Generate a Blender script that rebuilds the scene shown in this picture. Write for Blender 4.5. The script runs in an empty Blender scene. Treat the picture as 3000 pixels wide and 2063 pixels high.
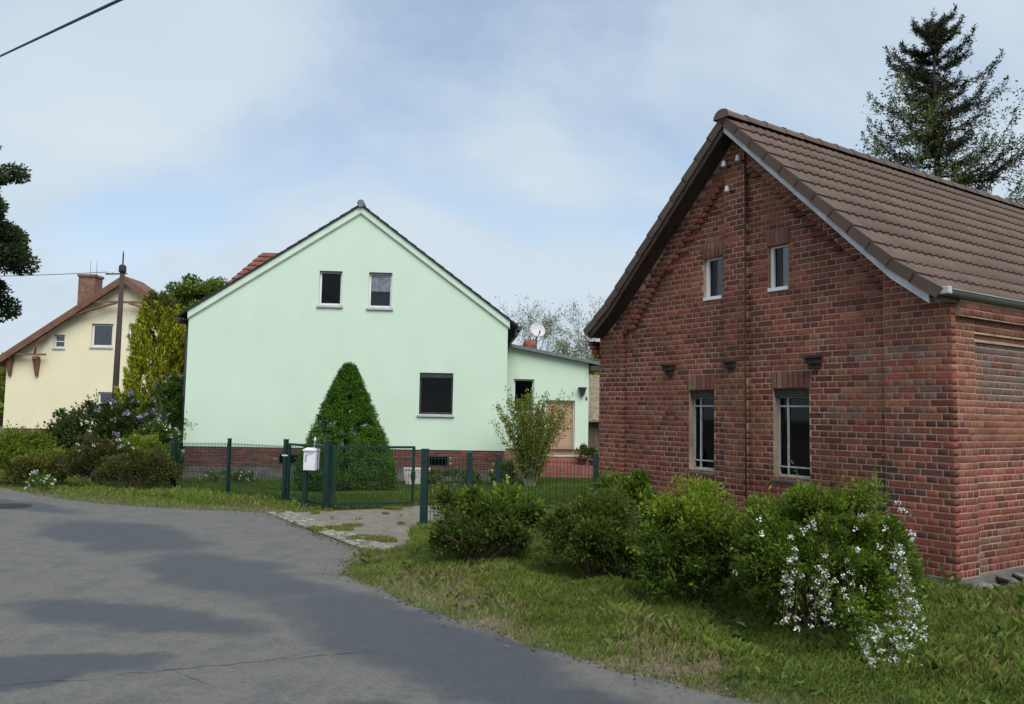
import bpy, bmesh, math, random
import numpy as np
from mathutils import Vector, Matrix, noise as mnoise

# ------------------------------------------------------------------ camera
sc = bpy.context.scene
COL = sc.collection
R = math.radians
EYE = Vector((0.0, 0.0, 1.7))
PITCH, ROLL, FOCAL_PX = R(4.3), R(1.05), 2417.0 / 3000.0
cd = bpy.data.cameras.new('camera'); cam = bpy.data.objects.new('camera', cd); COL.objects.link(cam)
cd.sensor_width = 36.0; cd.lens = 36.0 * FOCAL_PX; cd.clip_end = 3000.0; cd.clip_start = 0.05
_f = Vector((0, math.cos(PITCH), math.sin(PITCH))); _u = Vector((0, -math.sin(PITCH), math.cos(PITCH))); _r = Vector((1, 0, 0))
_rr = _r * math.cos(ROLL) + _u * math.sin(ROLL); _uu = _u * math.cos(ROLL) - _r * math.sin(ROLL)
m = Matrix((_rr, _uu, -_f)).transposed().to_4x4(); m.translation = EYE
cam.matrix_world = m
sc.camera = cam

# ------------------------------------------------------------------ world, sun, exposure
SUN_EL, SUN_AZ = R(50), R(158)      # azimuth clockwise from +Y: behind the viewer, a little to the right
w = bpy.data.worlds.new('World'); sc.world = w; w.use_nodes = True
nt = w.node_tree; nt.nodes.clear()
N = nt.nodes.new; L = nt.links.new
out = N('ShaderNodeOutputWorld'); bg = N('ShaderNodeBackground'); bg.inputs[1].default_value = 0.12
sky = N('ShaderNodeTexSky'); sky.sky_type = 'NISHITA'; sky.sun_disc = False
sky.sun_elevation = SUN_EL; sky.sun_rotation = SUN_AZ; sky.air_density = 1.0; sky.dust_density = 0.6; sky.ozone_density = 0.6
tc = N('ShaderNodeTexCoord'); sep = N('ShaderNodeSeparateXYZ'); L(tc.outputs['Generated'], sep.inputs[0])
zz = N('ShaderNodeMath'); zz.operation = 'MAXIMUM'; L(sep.outputs[2], zz.inputs[0]); zz.inputs[1].default_value = 0.0
za = N('ShaderNodeMath'); za.operation = 'ADD'; L(zz.outputs[0], za.inputs[0]); za.inputs[1].default_value = 0.22
dx = N('ShaderNodeMath'); dx.operation = 'DIVIDE'; L(sep.outputs[0], dx.inputs[0]); L(za.outputs[0], dx.inputs[1])
dy = N('ShaderNodeMath'); dy.operation = 'DIVIDE'; L(sep.outputs[1], dy.inputs[0]); L(za.outputs[0], dy.inputs[1])
cmb = N('ShaderNodeCombineXYZ'); L(dx.outputs[0], cmb.inputs[0]); L(dy.outputs[0], cmb.inputs[1]); cmb.inputs[2].default_value = 2.2
n1 = N('ShaderNodeTexNoise'); n1.inputs['Scale'].default_value = 0.85; n1.inputs['Detail'].default_value = 7; n1.inputs['Roughness'].default_value = 0.52
n1.inputs['Distortion'].default_value = 0.35
L(cmb.outputs[0], n1.inputs['Vector'])
mr = N('ShaderNodeMapRange'); mr.interpolation_type = 'SMOOTHSTEP'; L(n1.outputs['Fac'], mr.inputs['Value'])
mr.inputs['From Min'].default_value = 0.37; mr.inputs['From Max'].default_value = 0.62
mr.inputs['To Min'].default_value = 0.2; mr.inputs['To Max'].default_value = 0.97
n2 = N('ShaderNodeTexNoise'); n2.inputs['Scale'].default_value = 1.7; n2.inputs['Detail'].default_value = 5; L(cmb.outputs[0], n2.inputs['Vector'])
cr = N('ShaderNodeMix'); cr.data_type = 'RGBA'; L(n2.outputs['Fac'], cr.inputs['Factor'])
cr.inputs['A'].default_value = (3.1, 3.95, 4.7, 1); cr.inputs['B'].default_value = (4.4, 4.8, 5.15, 1)
hz = N('ShaderNodeMapRange'); hz.interpolation_type = 'SMOOTHSTEP'; L(zz.outputs[0], hz.inputs['Value'])
hz.inputs['From Min'].default_value = 0.0; hz.inputs['From Max'].default_value = 0.38; hz.inputs['To Min'].default_value = 0.6; hz.inputs['To Max'].default_value = 0.0
fa = N('ShaderNodeMath'); fa.operation = 'ADD'; fa.use_clamp = True; L(mr.outputs[0], fa.inputs[0]); L(hz.outputs[0], fa.inputs[1])
mx = N('ShaderNodeMix'); mx.data_type = 'RGBA'; L(fa.outputs[0], mx.inputs['Factor']); L(sky.outputs[0], mx.inputs['A']); L(cr.outputs['Result'], mx.inputs['B'])
L(mx.outputs['Result'], bg.inputs[0]); L(bg.outputs[0], out.inputs[0])

sl = bpy.data.lights.new('sun', 'SUN'); sl.energy = 2.3; sl.angle = R(45); sl.color = (1.0, 0.965, 0.91)
so = bpy.data.objects.new('sun', sl); COL.objects.link(so)
sd = Vector((math.sin(SUN_AZ) * math.cos(SUN_EL), math.cos(SUN_AZ) * math.cos(SUN_EL), math.sin(SUN_EL)))
so.rotation_euler = sd.to_track_quat('Z', 'Y').to_euler(); so.location = (0, 0, 30)
sc.view_settings.view_transform = 'Standard'; sc.view_settings.look = 'None'
sc.view_settings.exposure = 0.5; sc.view_settings.gamma = 1.0; sc.view_settings.use_curve_mapping = False
sc.cycles.max_bounces = 6; sc.cycles.transparent_max_bounces = 8

# ------------------------------------------------------------------ helpers
def tag(o, label=None, cat=None, group=None, kind=None):
    if label: o['label'] = label
    if cat: o['category'] = cat
    if group: o['group'] = group
    if kind: o['kind'] = kind
    return o

def empty(name, loc=(0, 0, 0), rz=0.0, label=None, cat=None, group=None, parent=None):
    o = bpy.data.objects.new(name, None); COL.objects.link(o)
    o.location = loc; o.rotation_euler = (0, 0, rz); o.empty_display_size = 0.1
    if parent: o.parent = parent
    return tag(o, label, cat, group)

def link(name, me, mat=None, parent=None):
    if mat and not me.materials: me.materials.append(mat)
    o = bpy.data.objects.new(name, me); COL.objects.link(o)
    if parent: o.parent = parent
    return o

class MB:
    """collects polygons in local coordinates; build() links them as one mesh object"""
    def __init__(s): s.v = []; s.f = []; s.sm = []
    def poly(s, pts, smooth=False):
        b = len(s.v); s.v += [tuple(p) for p in pts]; s.f.append(tuple(range(b, b + len(pts)))); s.sm.append(smooth)
    def add(s, pts, faces, smooth=False):
        b = len(s.v); s.v += [tuple(p) for p in pts]; s.f += [tuple(i + b for i in f) for f in faces]; s.sm += [smooth] * len(faces)
        return s
    def hexa(s, p):   # p: bottom 4 (ccw), top 4
        return s.add(p, [(3, 2, 1, 0), (4, 5, 6, 7), (0, 1, 5, 4), (1, 2, 6, 5), (2, 3, 7, 6), (3, 0, 4, 7)])
    def box(s, a, b, bev=0.0):
        x0, y0, z0 = [min(a[i], b[i]) for i in range(3)]; x1, y1, z1 = [max(a[i], b[i]) for i in range(3)]
        if bev <= 0:
            return s.hexa([(x0, y0, z0), (x1, y0, z0), (x1, y1, z0), (x0, y1, z0), (x0, y0, z1), (x1, y0, z1), (x1, y1, z1), (x0, y1, z1)])
        bm = bmesh.new(); bmesh.ops.create_cube(bm, size=1.0)
        for v in bm.verts: v.co = Vector(((x0 + x1) / 2 + v.co.x * (x1 - x0), (y0 + y1) / 2 + v.co.y * (y1 - y0), (z0 + z1) / 2 + v.co.z * (z1 - z0)))
        bmesh.ops.bevel(bm, geom=bm.edges[:], offset=bev, segments=2, profile=0.5, affect='EDGES')
        bm.verts.index_update()
        s.add([v.co[:] for v in bm.verts], [[v.index for v in f.verts] for f in bm.faces]); bm.free(); return s
    def tube(s, pts, rad, n=8, cap=True, smooth=True):
        pts = [Vector(p) for p in pts]
        if not hasattr(rad, '__len__'): rad = [rad] * len(pts)
        rings = []
        for i, p in enumerate(pts):
            d = (pts[min(i + 1, len(pts) - 1)] - pts[max(i - 1, 0)]).normalized()
            a = d.orthogonal().normalized() if i == 0 else (pa - d * pa.dot(d)).normalized()
            pa = a; b = d.cross(a)
            rings.append([p + (a * math.cos(2 * math.pi * k / n) + b * math.sin(2 * math.pi * k / n)) * rad[i] for k in range(n)])
        base = len(s.v)
        for r in rings: s.v += [tuple(q) for q in r]
        for i in range(len(pts) - 1):
            for k in range(n):
                s.f.append((base + i * n + k, base + i * n + (k + 1) % n, base + (i + 1) * n + (k + 1) % n, base + (i + 1) * n + k)); s.sm.append(smooth)
        if cap:
            s.f.append(tuple(base + k for k in reversed(range(n)))); s.sm.append(False)
            s.f.append(tuple(base + (len(pts) - 1) * n + k for k in range(n))); s.sm.append(False)
        return s
    def lathe(s, prof, c=(0, 0, 0), n=16):
        base = len(s.v)
        for r, z in prof:
            s.v += [(c[0] + r * math.cos(2 * math.pi * k / n), c[1] + r * math.sin(2 * math.pi * k / n), c[2] + z) for k in range(n)]
        for i in range(len(prof) - 1):
            for k in range(n):
                s.f.append((base + i * n + k, base + i * n + (k + 1) % n, base + (i + 1) * n + (k + 1) % n, base + (i + 1) * n + k)); s.sm.append(True)
        s.f.append(tuple(base + k for k in reversed(range(n)))); s.sm.append(False)
        s.f.append(tuple(base + (len(prof) - 1) * n + k for k in range(n))); s.sm.append(False)
        return s
    def mesh(s, name, fix=True):
        me = bpy.data.meshes.new(name); me.from_pydata(s.v, [], s.f)
        for p, sm in zip(me.polygons, s.sm): p.use_smooth = sm
        if fix:
            bm = bmesh.new(); bm.from_mesh(me); bmesh.ops.recalc_face_normals(bm, faces=bm.faces[:]); bm.to_mesh(me); bm.free()
        me.update(); return me
    def build(s, name, mat, parent=None, fix=True): return link(name, s.mesh(name, fix), mat, parent)

def np_mesh(name, V, F, col=None, smooth=False):
    """fast mesh from arrays; F is (n,4) or (n,3); col (nverts,3)"""
    me = bpy.data.meshes.new(name); V = np.asarray(V, np.float32); F = np.asarray(F, np.int32); k = F.shape[1]
    me.vertices.add(len(V)); me.vertices.foreach_set('co', V.ravel())
    me.loops.add(F.size); me.loops.foreach_set('vertex_index', F.ravel())
    me.polygons.add(len(F)); me.polygons.foreach_set('loop_start', np.arange(0, F.size, k, dtype=np.int32))
    me.polygons.foreach_set('loop_total', np.full(len(F), k, np.int32))
    if smooth: me.polygons.foreach_set('use_smooth', np.ones(len(F), bool))
    if col is not None:
        a = me.attributes.new('Col', 'FLOAT_COLOR', 'POINT')
        c = np.ones((len(V), 4), np.float32); c[:, :3] = col; a.data.foreach_set('color', c.ravel())
    me.update(calc_edges=True); return me

def nz(p, s=1.0, off=0.0): return mnoise.noise(Vector((p[0] * s + off, p[1] * s + off * 1.7, (p[2] if len(p) > 2 else 0) * s - off)))

# ------------------------------------------------------------------ materials
MATS = {}
def mat(name, col, rough=0.8, var=0.0, scale=6.0, bump=0.0, bscale=40.0, metal=0.0, col2=None, lo=0.35, hi=0.65, spec=None, stretch=None):
    m_ = bpy.data.materials.new(name); m_.use_nodes = True; t = m_.node_tree; b = t.nodes['Principled BSDF']
    b.inputs['Roughness'].default_value = rough; b.inputs['Metallic'].default_value = metal
    if spec is not None: b.inputs['Specular IOR Level'].default_value = spec
    b.inputs['Base Color'].default_value = (*col, 1)
    tc_ = t.nodes.new('ShaderNodeTexCoord'); src = tc_.outputs['Object']
    if stretch:
        mp = t.nodes.new('ShaderNodeMapping'); mp.inputs['Scale'].default_value = stretch; t.links.new(src, mp.inputs[0]); src = mp.outputs[0]
    if col2 is not None or var > 0:
        n_ = t.nodes.new('ShaderNodeTexNoise'); n_.inputs['Scale'].default_value = scale; n_.inputs['Detail'].default_value = 6; t.links.new(src, n_.inputs['Vector'])
        r_ = t.nodes.new('ShaderNodeMapRange'); r_.inputs['From Min'].default_value = lo; r_.inputs['From Max'].default_value = hi; t.links.new(n_.outputs['Fac'], r_.inputs['Value'])
        mx_ = t.nodes.new('ShaderNodeMix'); mx_.data_type = 'RGBA'; t.links.new(r_.outputs[0], mx_.inputs['Factor'])
        c2 = col2 if col2 is not None else tuple(c * (1 + var) for c in col)
        c1 = col if col2 is not None else tuple(c * (1 - var) for c in col)
        mx_.inputs['A'].default_value = (*c1, 1); mx_.inputs['B'].default_value = (*c2, 1); t.links.new(mx_.outputs['Result'], b.inputs['Base Color'])
    if bump > 0:
        n3 = t.nodes.new('ShaderNodeTexNoise'); n3.inputs['Scale'].default_value = bscale; n3.inputs['Detail'].default_value = 4; t.links.new(src, n3.inputs['Vector'])
        bp = t.nodes.new('ShaderNodeBump'); bp.inputs['Strength'].default_value = bump; bp.inputs['Distance'].default_value = 0.01
        t.links.new(n3.outputs['Fac'], bp.inputs['Height']); t.links.new(bp.outputs[0], b.inputs['Normal'])
    MATS[name] = m_; return m_

def attr_mat(name, rough=0.75, source='attr', nscale=30.0, namt=0.25, bump=0.3, transl=0.0, spec=0.3):
    """colour per piece (vertex attribute or object colour) with fine noise over it"""
    m_ = bpy.data.materials.new(name); m_.use_nodes = True; t = m_.node_tree; b = t.nodes['Principled BSDF']
    b.inputs['Roughness'].default_value = rough; b.inputs['Specular IOR Level'].default_value = spec
    if source == 'attr':
        a = t.nodes.new('ShaderNodeAttribute'); a.attribute_name = 'Col'; c = a.outputs['Color']
    else:
        a = t.nodes.new('ShaderNodeObjectInfo'); c = a.outputs['Color']
    if namt > 0:
        g = t.nodes.new('ShaderNodeNewGeometry'); n_ = t.nodes.new('ShaderNodeTexNoise'); n_.inputs['Scale'].default_value = nscale; n_.inputs['Detail'].default_value = 5
        t.links.new(g.outputs['Position'], n_.inputs['Vector'])
        r_ = t.nodes.new('ShaderNodeMapRange'); r_.inputs['From Min'].default_value = 0.3; r_.inputs['From Max'].default_value = 0.7
        r_.inputs['To Min'].default_value = 1 - namt; r_.inputs['To Max'].default_value = 1 + namt; t.links.new(n_.outputs['Fac'], r_.inputs['Value'])
        vm = t.nodes.new('ShaderNodeVectorMath'); vm.operation = 'SCALE'; t.links.new(c, vm.inputs[0]); t.links.new(r_.outputs[0], vm.inputs['Scale']); c = vm.outputs[0]
        if bump > 0:
            bp = t.nodes.new('ShaderNodeBump'); bp.inputs['Strength'].default_value = bump; bp.inputs['Distance'].default_value = 0.006
            t.links.new(n_.outputs['Fac'], bp.inputs['Height']); t.links.new(bp.outputs[0], b.inputs['Normal'])
    t.links.new(c, b.inputs['Base Color'])
    if transl > 0:
        tr = t.nodes.new('ShaderNodeBsdfTranslucent'); t.links.new(c, tr.inputs[0]); ms = t.nodes.new('ShaderNodeMixShader'); ms.inputs[0].default_value = transl
        t.links.new(b.outputs[0], ms.inputs[1]); t.links.new(tr.outputs[0], ms.inputs[2]); t.links.new(ms.outputs[0], t.nodes['Material Output'].inputs[0])
    MATS[name] = m_; return m_

def glass_mat(name, tint=(0.55, 0.6, 0.62), refl=0.06):
    m_ = bpy.data.materials.new(name); m_.use_nodes = True; t = m_.node_tree; t.nodes.clear()
    o = t.nodes.new('ShaderNodeOutputMaterial'); tr = t.nodes.new('ShaderNodeBsdfTransparent'); tr.inputs[0].default_value = (*tint, 1)
    gl = t.nodes.new('ShaderNodeBsdfGlossy'); gl.inputs['Roughness'].default_value = 0.03
    lw = t.nodes.new('ShaderNodeFresnel'); lw.inputs['IOR'].default_value = 1.5
    ad = t.nodes.new('ShaderNodeMath'); ad.operation = 'ADD'; ad.inputs[1].default_value = refl; ad.use_clamp = True; t.links.new(lw.outputs[0], ad.inputs[0])
    ms = t.nodes.new('ShaderNodeMixShader'); t.links.new(ad.outputs[0], ms.inputs[0]); t.links.new(tr.outputs[0], ms.inputs[1]); t.links.new(gl.outputs[0], ms.inputs[2])
    t.links.new(ms.outputs[0], o.inputs[0]); MATS[name] = m_; return m_

mat('mortar', (0.46, 0.33, 0.24), 0.9, col2=(0.23, 0.145, 0.10), scale=1.6, bump=0.5, bscale=60)
attr_mat('brick_attr', 0.8); attr_mat('brick_obj', 0.8, 'obj')
attr_mat('tile_attr', 0.75, nscale=9, namt=0.08, bump=0.1); attr_mat('tile_obj', 0.75, 'obj', nscale=9, namt=0.08, bump=0.1)
attr_mat('leaf', 0.55, nscale=3.0, namt=0.0, bump=0, transl=0.42, spec=0.25)
attr_mat('needle', 0.7, nscale=3.0, namt=0.0, bump=0, transl=0.08, spec=0.15)
attr_mat('grass', 0.65, namt=0.0, bump=0, transl=0.25, spec=0.2)
attr_mat('petal', 0.7, namt=0.0, bump=0, transl=0.25, spec=0.1)
attr_mat('stone_obj', 0.85, 'obj', nscale=25, namt=0.3, bump=0.6)
mat('bark', (0.075, 0.055, 0.042), 0.9, var=0.35, scale=14, bump=0.8, bscale=30)
mat('grey_bark', (0.16, 0.145, 0.12), 0.9, var=0.3, scale=14, bump=0.5, bscale=30)
mat('pale_bark', (0.30, 0.28, 0.19), 0.9, var=0.25, scale=14)
mat('stem', (0.10, 0.075, 0.04), 0.85, var=0.3, scale=20)
mat('deck', (0.10, 0.065, 0.05), 0.8, var=0.2)
mat('dark_wood', (0.05, 0.032, 0.024), 0.75, var=0.3, scale=8)
mat('white_board', (0.46, 0.46, 0.47), 0.55, var=0.14, scale=5)
mat('zinc', (0.19, 0.215, 0.20), 0.45, col2=(0.12, 0.16, 0.135), scale=3, metal=0.55)
mat('zinc_light', (0.50, 0.52, 0.53), 0.45, var=0.12, metal=0.4)
mat('steel_frame', (0.36, 0.37, 0.37), 0.5, var=0.2, scale=20)
mat('white_frame', (0.74, 0.74, 0.74), 0.4, var=0.05)
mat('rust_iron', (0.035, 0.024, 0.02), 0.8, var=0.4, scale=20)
mat('dark_room', (0.012, 0.013, 0.015), 0.9)
mat('cement', (0.115, 0.11, 0.10), 0.9, var=0.25, scale=4, bump=0.4)
mat('plaster_green', (0.595, 0.725, 0.585), 0.85, col2=(0.545, 0.68, 0.54), scale=1.1, bump=0.4, bscale=70, lo=0.28, hi=0.72, stretch=(1, 1, 0.6))
mat('plaster_trim', (0.58, 0.71, 0.57), 0.8, var=0.05, scale=3)
mat('plaster_cream', (0.77, 0.705, 0.49), 0.85, var=0.03, scale=0.7)
mat('plinth_mortar', (0.23, 0.19, 0.16), 0.9, var=0.2)
mat('anthracite', (0.030, 0.033, 0.033), 0.6, var=0.3, scale=4)
mat('felt_roof', (0.13, 0.15, 0.145), 0.7, var=0.2)
mat('tan_door', (0.42, 0.265, 0.175), 0.5, var=0.06, scale=3)
mat('red_tile_step', (0.24, 0.085, 0.068), 0.7, var=0.2)
mat('curtain', (0.85, 0.85, 0.86), 0.9, var=0.3, scale=18, stretch=(1, 1, 0.35))
mat('grey_curtain', (0.40, 0.42, 0.44), 0.9, var=0.3, scale=14, stretch=(1, 1, 0.2))
mat('barge_red', (0.155, 0.07, 0.045), 0.65, var=0.2, scale=3)
mat('bracket_red', (0.17, 0.085, 0.055), 0.7, var=0.2)
mat('chimney_brick', (0.18, 0.10, 0.068), 0.9, var=0.35, scale=3, bump=0.4)
mat('chimney_tan', (0.30, 0.22, 0.13), 0.9, var=0.25, scale=3)
mat('pole_wood', (0.045, 0.036, 0.032), 0.85, var=0.35, scale=5, stretch=(6, 6, 0.6), bump=0.4)
mat('fence_green', (0.003, 0.024, 0.018), 0.4, var=0.15, scale=3)
mat('mailbox_white', (0.74, 0.75, 0.78), 0.4, var=0.04)
mat('mark_grey', (0.30, 0.32, 0.36), 0.6)
mat('chrome', (0.6, 0.62, 0.62), 0.25, metal=0.9)
mat('porcelain', (0.75, 0.73, 0.68), 0.3)
mat('terracotta', (0.22, 0.07, 0.048), 0.8, var=0.25, scale=8)
mat('dish_grey', (0.55, 0.53, 0.53), 0.5, var=0.05)
mat('cable', (0.022, 0.024, 0.035), 0.6)
mat('wire', (0.18, 0.19, 0.22), 0.6)
mat('cast_iron', (0.028, 0.028, 0.028), 0.6, var=0.3, scale=20)
mat('shed_wood', (0.10, 0.075, 0.05), 0.9, var=0.3, scale=3, stretch=(8, 8, 1))
mat('shed_roof', (0.20, 0.16, 0.11), 0.9, var=0.3)
mat('trough_stone', (0.42, 0.41, 0.37), 0.9, var=0.25, scale=10, bump=0.4)
mat('white_paint', (0.75, 0.75, 0.75), 0.5)
mat('slab', (0.40, 0.375, 0.33), 0.9, var=0.15, scale=6, bump=0.3)
glass_mat('glass'); glass_mat('glass_dark', (0.28, 0.31, 0.34), -0.02); glass_mat('glass_lace', (0.85, 0.87, 0.88), -0.01)

# ------------------------------------------------------------------ ground
def sstep(a, b, x):
    t = np.clip((np.asarray(x, float) - a) / (b - a), 0, 1); return t * t * (3 - 2 * t)
def gz(x, y):
    """garden level: flat by the road, falling a little towards the green house"""
    return -0.3 * sstep(15.5, 21.5, y) * (1 - 0.0 * np.asarray(x))

ROAD_EDGE = [(-62, 60), (-34, 36.5), (-22, 26.6), (-14.5, 20.4), (-10.42, 17.05), (-8.6, 15.5), (-7.09, 14.54), (-5.7, 14.05), (-4.48, 13.84), (-3.91, 13.55),
             (-1.74, 9.97), (-1.80, 9.5), (-1.80, 9.1), (-1.70, 8.75), (-1.54, 8.47), (-1.25, 8.0), (-0.87, 7.48), (-0.45, 6.9), (0.04, 6.33), (0.45, 5.9), (0.93, 5.50), (1.46, 5.07),
             (2.2, 4.55), (3.2, 3.9), (4.8, 2.9), (8, 1.0), (16, -3.5)]
def rough_line(pts, amp, step, seed, keep=()):
    rnd = random.Random(seed); o = []
    for (a, b) in zip(pts, pts[1:]):
        n = max(1, int(math.dist(a, b) / step)) if math.dist(a, b) < 8 else 4
        for i in range(n):
            t = i / n; p = (a[0] + (b[0] - a[0]) * t, a[1] + (b[1] - a[1]) * t)
            o.append((p[0] + nz((p[0], p[1], 0), 2.3, seed) * amp * 1.6 + rnd.uniform(-amp, amp) * .5, p[1] + nz((p[1], p[0], 4), 2.3, seed) * amp * 1.6 + rnd.uniform(-amp, amp) * .5))
    o.append(pts[-1]); return o
EDGE = rough_line(ROAD_EDGE, 0.045, 0.10, 5)
ROAD_POLY = EDGE + [(16, -25), (-62, -25)]
DRIVE_POLY = [(-3.75, 13.75), (-3.15, 14.1), (-2.2, 14.6), (-1.4, 15.4), (0.2, 15.3), (1.35, 14.6), (1.3, 13.9), (0.4, 13.6), (-0.6, 13.4), (-1.15, 12.6), (-1.3, 12.0), (-1.35, 11.4), (-1.25, 10.9), (-1.35, 10.45), (-1.5, 10.2), (-2.9, 12.4)]

def inside(P, poly):
    P = np.asarray(P); x, y = P[:, 0], P[:, 1]; r = np.zeros(len(P), bool); q = np.asarray(poly); n = len(q)
    for i in range(n):
        x0, y0 = q[i]; x1, y1 = q[(i + 1) % n]
        c = ((y0 > y) != (y1 > y)) & (x < (x1 - x0) * (y - y0) / (y1 - y0 + 1e-12) + x0); r ^= c
    return r
def dist_line(P, line):
    P = np.asarray(P, float)[:, :2]; d = np.full(len(P), 1e9)
    for a, b in zip(line, line[1:]):
        a = np.array(a); b = np.array(b); ab = b - a; t = np.clip(((P - a) @ ab) / (ab @ ab + 1e-12), 0, 1)
        d = np.minimum(d, np.linalg.norm(P - a - t[:, None] * ab, axis=1))
    return d

def ground_material():
    m_ = bpy.data.materials.new('soil_ground'); m_.use_nodes = True; t = m_.node_tree; b = t.nodes['Principled BSDF']; b.inputs['Roughness'].default_value = 0.95
    g = t.nodes.new('ShaderNodeNewGeometry')
    def noise(s, d=6):
        n_ = t.nodes.new('ShaderNodeTexNoise'); n_.inputs['Scale'].default_value = s; n_.inputs['Detail'].default_value = d; t.links.new(g.outputs['Position'], n_.inputs['Vector']); return n_
    def mixc(f, A, B, lo, hi):
        r_ = t.nodes.new('ShaderNodeMapRange'); r_.inputs['From Min'].default_value = lo; r_.inputs['From Max'].default_value = hi; t.links.new(f.outputs['Fac'], r_.inputs['Value'])
        x = t.nodes.new('ShaderNodeMix'); x.data_type = 'RGBA'; t.links.new(r_.outputs[0], x.inputs['Factor'])
        for k, c in (('A', A), ('B', B)):
            if isinstance(c, tuple): x.inputs[k].default_value = (*c, 1)
            else: t.links.new(c, x.inputs[k])
        return x.outputs['Result']
    soil = mixc(noise(18), (0.10, 0.078, 0.05), (0.19, 0.155, 0.10), 0.35, 0.65)
    c = mixc(noise(1.3), soil, (0.055, 0.085, 0.018), 0.42, 0.58)
    t.links.new(c, b.inputs['Base Color'])
    bp = t.nodes.new('ShaderNodeBump'); bp.inputs['Strength'].default_value = 0.8; bp.inputs['Distance'].default_value = 0.02
    t.links.new(noise(30).outputs['Fac'], bp.inputs['Height']); t.links.new(bp.outputs[0], b.inputs['Normal']); return m_

# one sheet to the horizon: fine near the camera, coarse far away
gx = np.concatenate([[-900, -400, -200, -110, -70, -50, -40], np.arange(-32, 32.1, 1.0), [40, 50, 70, 110, 200, 400, 900]])
gy = np.concatenate([[-400, -150, -60, -30, -15], np.arange(-8, 50.1, 1.0), [58, 70, 95, 140, 220, 400, 900, 1400]])
XX, YY = np.meshgrid(gx, gy); V = np.stack([XX.ravel(), YY.ravel(), gz(XX.ravel(), YY.ravel())], 1)
nx = len(gx); idx = np.array([[j * nx + i, j * nx + i + 1, (j + 1) * nx + i + 1, (j + 1) * nx + i] for j in range(len(gy) - 1) for i in range(nx - 1)])
g = link('ground', np_mesh('ground', V, idx, smooth=True), ground_material()); tag(g, 'soil and turf ground under the whole village street', 'ground', kind='structure')

def sheet(name, poly, z, mat_, thick=0.03):
    bm = bmesh.new(); vs = [bm.verts.new((x, y, z(x, y) if callable(z) else z)) for x, y in poly]; f = bm.faces.new(vs)
    if f.normal.z < 0: bmesh.ops.reverse_faces(bm, faces=[f])
    bmesh.ops.triangulate(bm, faces=bm.faces[:])
    r_ = bmesh.ops.extrude_face_region(bm, geom=bm.faces[:])
    for v in r_['geom']:
        if isinstance(v, bmesh.types.BMVert): v.co.z -= thick
    bmesh.ops.recalc_face_normals(bm, faces=bm.faces[:])
    me = bpy.data.meshes.new(name); bm.to_mesh(me); bm.free(); return link(name, me, mat_)

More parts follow.
